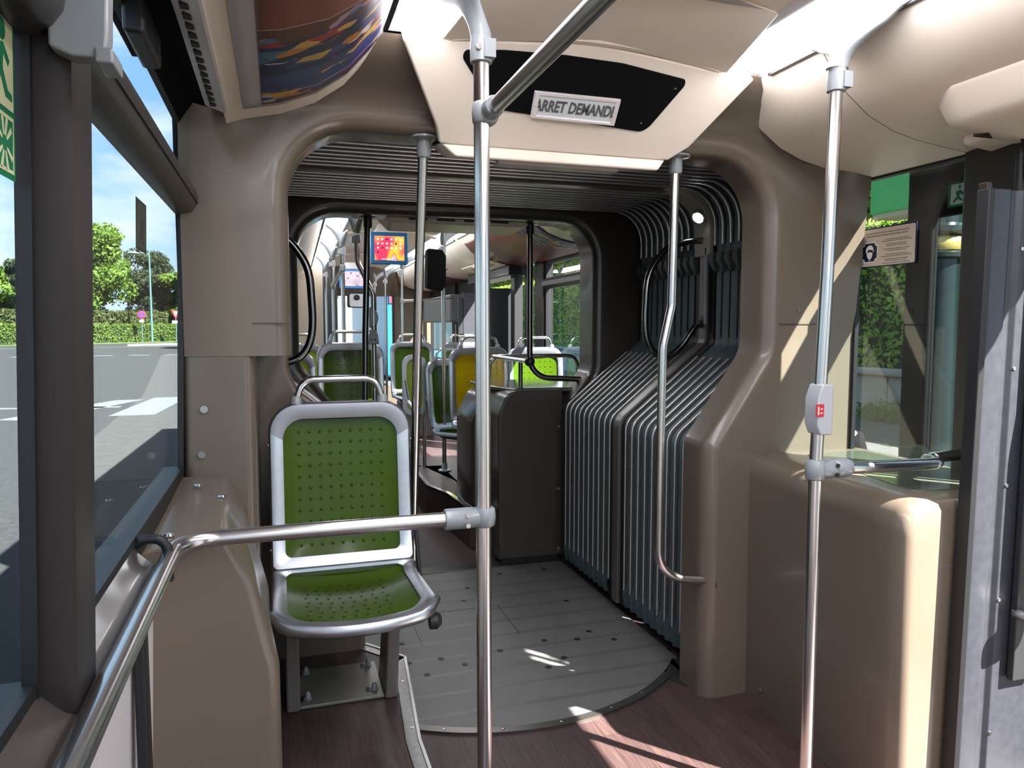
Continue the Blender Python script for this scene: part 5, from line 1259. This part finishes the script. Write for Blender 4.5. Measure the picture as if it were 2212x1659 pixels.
CG=mat('dark green painted cast iron',(.0015,.0065,.0062),.35,coat=.3,noise=.1,nscale=4)
GOLD=mat('gold ring paint',(.45,.33,.10),.35,.7)
t=thing('ornate_column','dark green cast iron column with a gold ring outside the right door','column',(5.0,4.62,-.2))
part(t,'shaft',M().lathe([(.22,0),(.22,.25),(.17,.32),(.150,.7),(.142,2.1)],(5,4.62,-.2),24),CG,smooth=50)
part(t,'collar',M().lathe([(.142,0),(.19,.015),(.19,.05),(.155,.07)],(5,4.62,1.87),24),CG,smooth=50)
part(t,'gold_ring',M().lathe([(.165,0),(.172,.02),(.165,.10),(.155,.11)],(5,4.62,1.94),24),GOLD,smooth=50)
part(t,'cap',M().lathe([(.155,0),(.20,.03),(.20,.07),(.14,.10),(.12,1.4)],(5,4.62,2.05),24),CG,smooth=50)
SG=mat('bright green sign',(.03,.36,.06),.4); DG=mat('sign outline grey',(.05,.07,.06),.5)
t=thing('green_stop_sign','large bright green bus stop sign box outside the right window','sign',(6.2,6.3,2.3))
part(t,'case',M().box(6.0,6.35,5.35,6.45,2.52,3.9),SG,bev=.02)
part(t,'lower_edge',M().box(6.02,6.33,5.37,6.43,2.47,2.53),mat('sign lower edge',(.35,.33,.20),.5),bev=.01)
m=M(); m.prism(fillet_closed([(5.55,2.70),(5.93,2.70),(5.93,3.3),(5.55,3.3)],.06,4),'x',5.985,5.995); part(t,'window_outline',m,DG)
m=M(); m.prism(fillet_closed([(5.60,2.75),(5.88,2.75),(5.88,3.25),(5.60,3.25)],.04,4),'x',5.978,5.986); part(t,'white_field',m,WHT)
m=M()
for y in (5.62,5.85): m.box(5.985,5.995,y-.02,y+.02,3.40,3.62)
part(t,'marks',m,DG)
part(t,'post',M().tube([(6.2,5.5,-.2),(6.2,5.5,2.5)],.05,10),CG)
t=thing('outer_door_leaf','black framed glass door leaf standing open outside the right window','door leaf',(2.3,2.1,.3))
fy0,fy1=2.245,1.25
m=M(); m.prism(fillet_closed([(fy0,0),(fy0-.10,0),(fy0-.10,1.76),(fy0-.10,1.76)],0,1),'x',2.26,2.30) if False else m.box(2.26,2.30,fy0-.115,fy0,0,1.99)
m.box(2.26,2.30,fy1,fy0,1.74,2.0); m.box(2.26,2.30,fy1,fy1+.1,0,1.99); m.box(2.26,2.30,fy1,fy0,0,.12)
part(t,'frame',m,BLACKM,bev=.012,seg=3)
part(t,'pane',M().box(2.278,2.284,fy1+.1,fy0-.115,.12,1.74),GLASSD)
part(t,'rounded_top',M().tube([(2.275,fy0-.01,1.93),(2.275,fy1,1.93)],.022,10),mat('door top rail',(.10,.11,.12),.3,.4),smooth=60)
xs=thing('exit_sign','green and white running man exit sign on the black outer door frame','sign',(2.255,2.02,1.78))
def qx(y0,y1,z0,z1,o,ma,nm,par): return part(par,nm,M().box(2.256-o,2.2565-o+.0,y0,y1,z0,z1),ma)
p=qx(1.975,2.062,1.765,1.85,.0,EG,'backing',xs); p=qx(1.985,2.050,1.773,1.842,.001,mat('exit pale',(.55,.6,.5),.5),'field',xs)
part(p,'runner',M().prism([(2.03,1.815),(2.01,1.82),(1.995,1.805),(2.0,1.80),(2.012,1.808),(2.014,1.796),(2.0,1.785),(2.0,1.778),(2.02,1.79),(2.035,1.778),(2.04,1.783),(2.024,1.80)],'x',2.2535,2.254).add([(2.2538,2.014+.006*math.cos(a),1.830+.006*math.sin(a)) for a in [k*PI/4 for k in range(8)]],[tuple(range(8))]),EG)
# beyond the windscreen
t=thing('blue_shelter_post','broad pale blue post beyond the windscreen','post',(.85,22,-.2))
part(t,'shaft',M().box(.70,1.05,22,22.3,-.2,4.5),mat('pale blue paint',(.16,.27,.42),.5))
t=thing('overhead_sign','blue overhead sign box with a white plate beyond the windscreen','sign',(1.4,20,2.2))
part(t,'box',M().box(1.15,1.85,20,20.2,2.15,2.6),mat('cyan blue sign',(.02,.22,.42),.5)); part(t,'plate',M().box(1.32,1.68,19.95,19.99,2.36,2.46),WHT); part(t,'post',M().box(1.47,1.53,20.05,20.15,-.2,2.2),LAMPC)
t=thing('parked_bus','blue and red parked bus seen through the right side of the windscreen','bus',(3.6,24,-.35))
part(t,'body',M().box(2.9,5.2,21,31,-.1,2.7),mat('bus blue',(.02,.20,.40),.4),bev=.1)
part(t,'destination_panel',M().box(3.0,5.1,20.97,21.05,2.0,2.6),mat('bus red',(.55,.03,.05),.4)); part(t,'windscreen',M().box(3.1,5.0,20.97,21.04,.7,1.95),mat('bus glass',(.03,.05,.06),.1))
for x in (3.1,4.9):
    for y in (22.5,29): part(t,'wheel',M().lathe([(.45,-.12),(.45,.12)],(x,y,.05),20,'x'),BLACK)
solo('pale_building','pale sunlit building beyond the windscreen','building',M().box(-3,9.2,56,60,-.3,9),mat('pale facade',(.42,.42,.40),.8,noise=.1,nscale=.6),bev=.05)

# person sitting outside, mostly hidden behind the window frame
def skin_body(name,chain,ma,root,sub=2):
    # chain: list of (point, radius, parent index)
    me=bpy.data.meshes.new(name); o0=Vector(ROOT[root.name])
    me.from_pydata([tuple(Vector(p)-o0) for p,r,k in chain],[(k,i) for i,(p,r,k) in enumerate(chain) if k>=0],[])
    o=bpy.data.objects.new(name,me); COL.objects.link(o); o.parent=root; me.materials.append(ma)
    o.modifiers.new('skin','SKIN'); me.skin_vertices[0].data[0].use_root=True
    for i,(p,r,k) in enumerate(chain): me.skin_vertices[0].data[i].radius=(r,r) if not isinstance(r,tuple) else r
    sb=o.modifiers.new('subdivision','SUBSURF'); sb.levels=sub; sb.render_levels=sub
    for md in o.modifiers:
        if md.type=='SKIN': md.use_smooth_shade=True
    return o
px_,py_,gz=2.98,3.50,-.2
t=thing('person','person in dark clothes sitting outside, mostly hidden by the right window frame','person',(px_,py_,gz))
SK=mat('skin tone',(.30,.17,.11),.5); CL=mat('dark jacket cloth',(.004,.004,.005),.9,spec=.1); 
P_=lambda x,y,z:(px_+x,py_+y,gz+z)
body=[(P_(0,0,.47),.13,-1),(P_(0,-.01,.62),.13,0),(P_(0,-.02,.82),.14,1),(P_(0,-.03,.94),.10,2),(P_(0,-.04,1.0),.055,3),(P_(0,-.06,1.09),.085,4),(P_(0,-.06,1.18),.085,5),
 (P_(.18,-.03,.90),.065,3),(P_(.23,-.08,.68),.048,7),(P_(.16,-.28,.58),.038,8),(P_(.12,-.36,.56),.03,9),
 (P_(-.18,-.03,.90),.065,3),(P_(-.23,-.08,.68),.048,11),(P_(-.16,-.28,.58),.038,12),(P_(-.12,-.36,.56),.03,13),
 (P_(.10,-.10,.47),.09,0),(P_(.11,-.44,.50),.065,15),(P_(.11,-.46,.10),.042,16),(P_(.11,-.60,.05),.038,17),
 (P_(-.10,-.10,.47),.09,0),(P_(-.11,-.44,.50),.065,19),(P_(-.11,-.46,.10),.042,20),(P_(-.11,-.60,.05),.038,21)]
skin_body('body',body,SK,t)
jk=[(p,(r+.012 if not isinstance(r,tuple) else r),k) for p,r,k in body]
jl=[jk[i] for i in (0,1,2,3)]+[(jk[7][0],jk[7][1],3),(jk[8][0],jk[8][1],4),(jk[9][0],jk[9][1],5),(jk[11][0],jk[11][1],3),(jk[12][0],jk[12][1],7),(jk[13][0],jk[13][1],8)]
skin_body('jacket',jl,CL,t)
tr=[(jk[0][0],jk[0][1],-1)]+[(jk[15][0],jk[15][1],0),(jk[16][0],jk[16][1],1),(jk[17][0],jk[17][1],2),(jk[19][0],jk[19][1],0),(jk[20][0],jk[20][1],4),(jk[21][0],jk[21][1],5)]
skin_body('trousers',tr,CL,t)
part(t,'hair',M().ball(P_(0,-.035,1.19),.098,14,9,(.95,1.05,.9)),mat('dark hair',(.004,.003,.003),.8,spec=.1),smooth=60)
m=M(); m.ball(P_(0,-.155,1.12),.016,8,6,(.8,1.2,1.3)); part(t,'nose',m,SK,smooth=60)
for s_ in (-1,1):
    part(t,'eye',M().ball(P_(s_*.032,-.142,1.145),.011,8,6),mat('eye dark',(.02,.015,.012),.2),smooth=60)
    part(t,'ear',M().ball(P_(s_*.088,-.055,1.125),.026,8,6,(.35,.7,1.1)),SK,smooth=60)
    part(t,'shoe',M().ball(P_(s_*.11,-.54,.045),.06,10,6,(.8,2.2,.75)),CL,smooth=60)
    for k in range(5):
        x0=s_*.12+(k-2)*.014; a=Vector(P_(x0,-.375,.555)); 
        if k==4 and s_>0 or k==0 and s_<0: q=[a+Vector((0,.01,0)),a+Vector((s_*.022,-.02,-.01)),a+Vector((s_*.03,-.045,-.02))]
        else: q=[a,a+Vector((0,-.035,-.006)),a+Vector((0,-.062-.006*(2-abs(k-2)),-.024))]
        part(t,'finger',M().tube(q,[(.0085,.0085),(.0078,.0078),(.006,.006)],8),SK,smooth=60)
part(t,'mouth',M().ball(P_(0,-.147,1.082),.018,8,4,(1.1,.3,.28)),mat('lip tone',(.25,.08,.07),.5),smooth=60)
t=thing('bench','plain dark bench outside, hidden behind the right window frame','bench',(px_,py_+.05,gz))
part(t,'seat',M().box(px_-.6,px_+.6,py_-.22,py_+.25,gz+.30,gz+.34),CL,bev=.01)
for s_ in (-1,1): part(t,'leg',M().box(px_+s_*.5-.03,px_+s_*.5+.03,py_-.18,py_+.2,gz,gz+.30),CL)
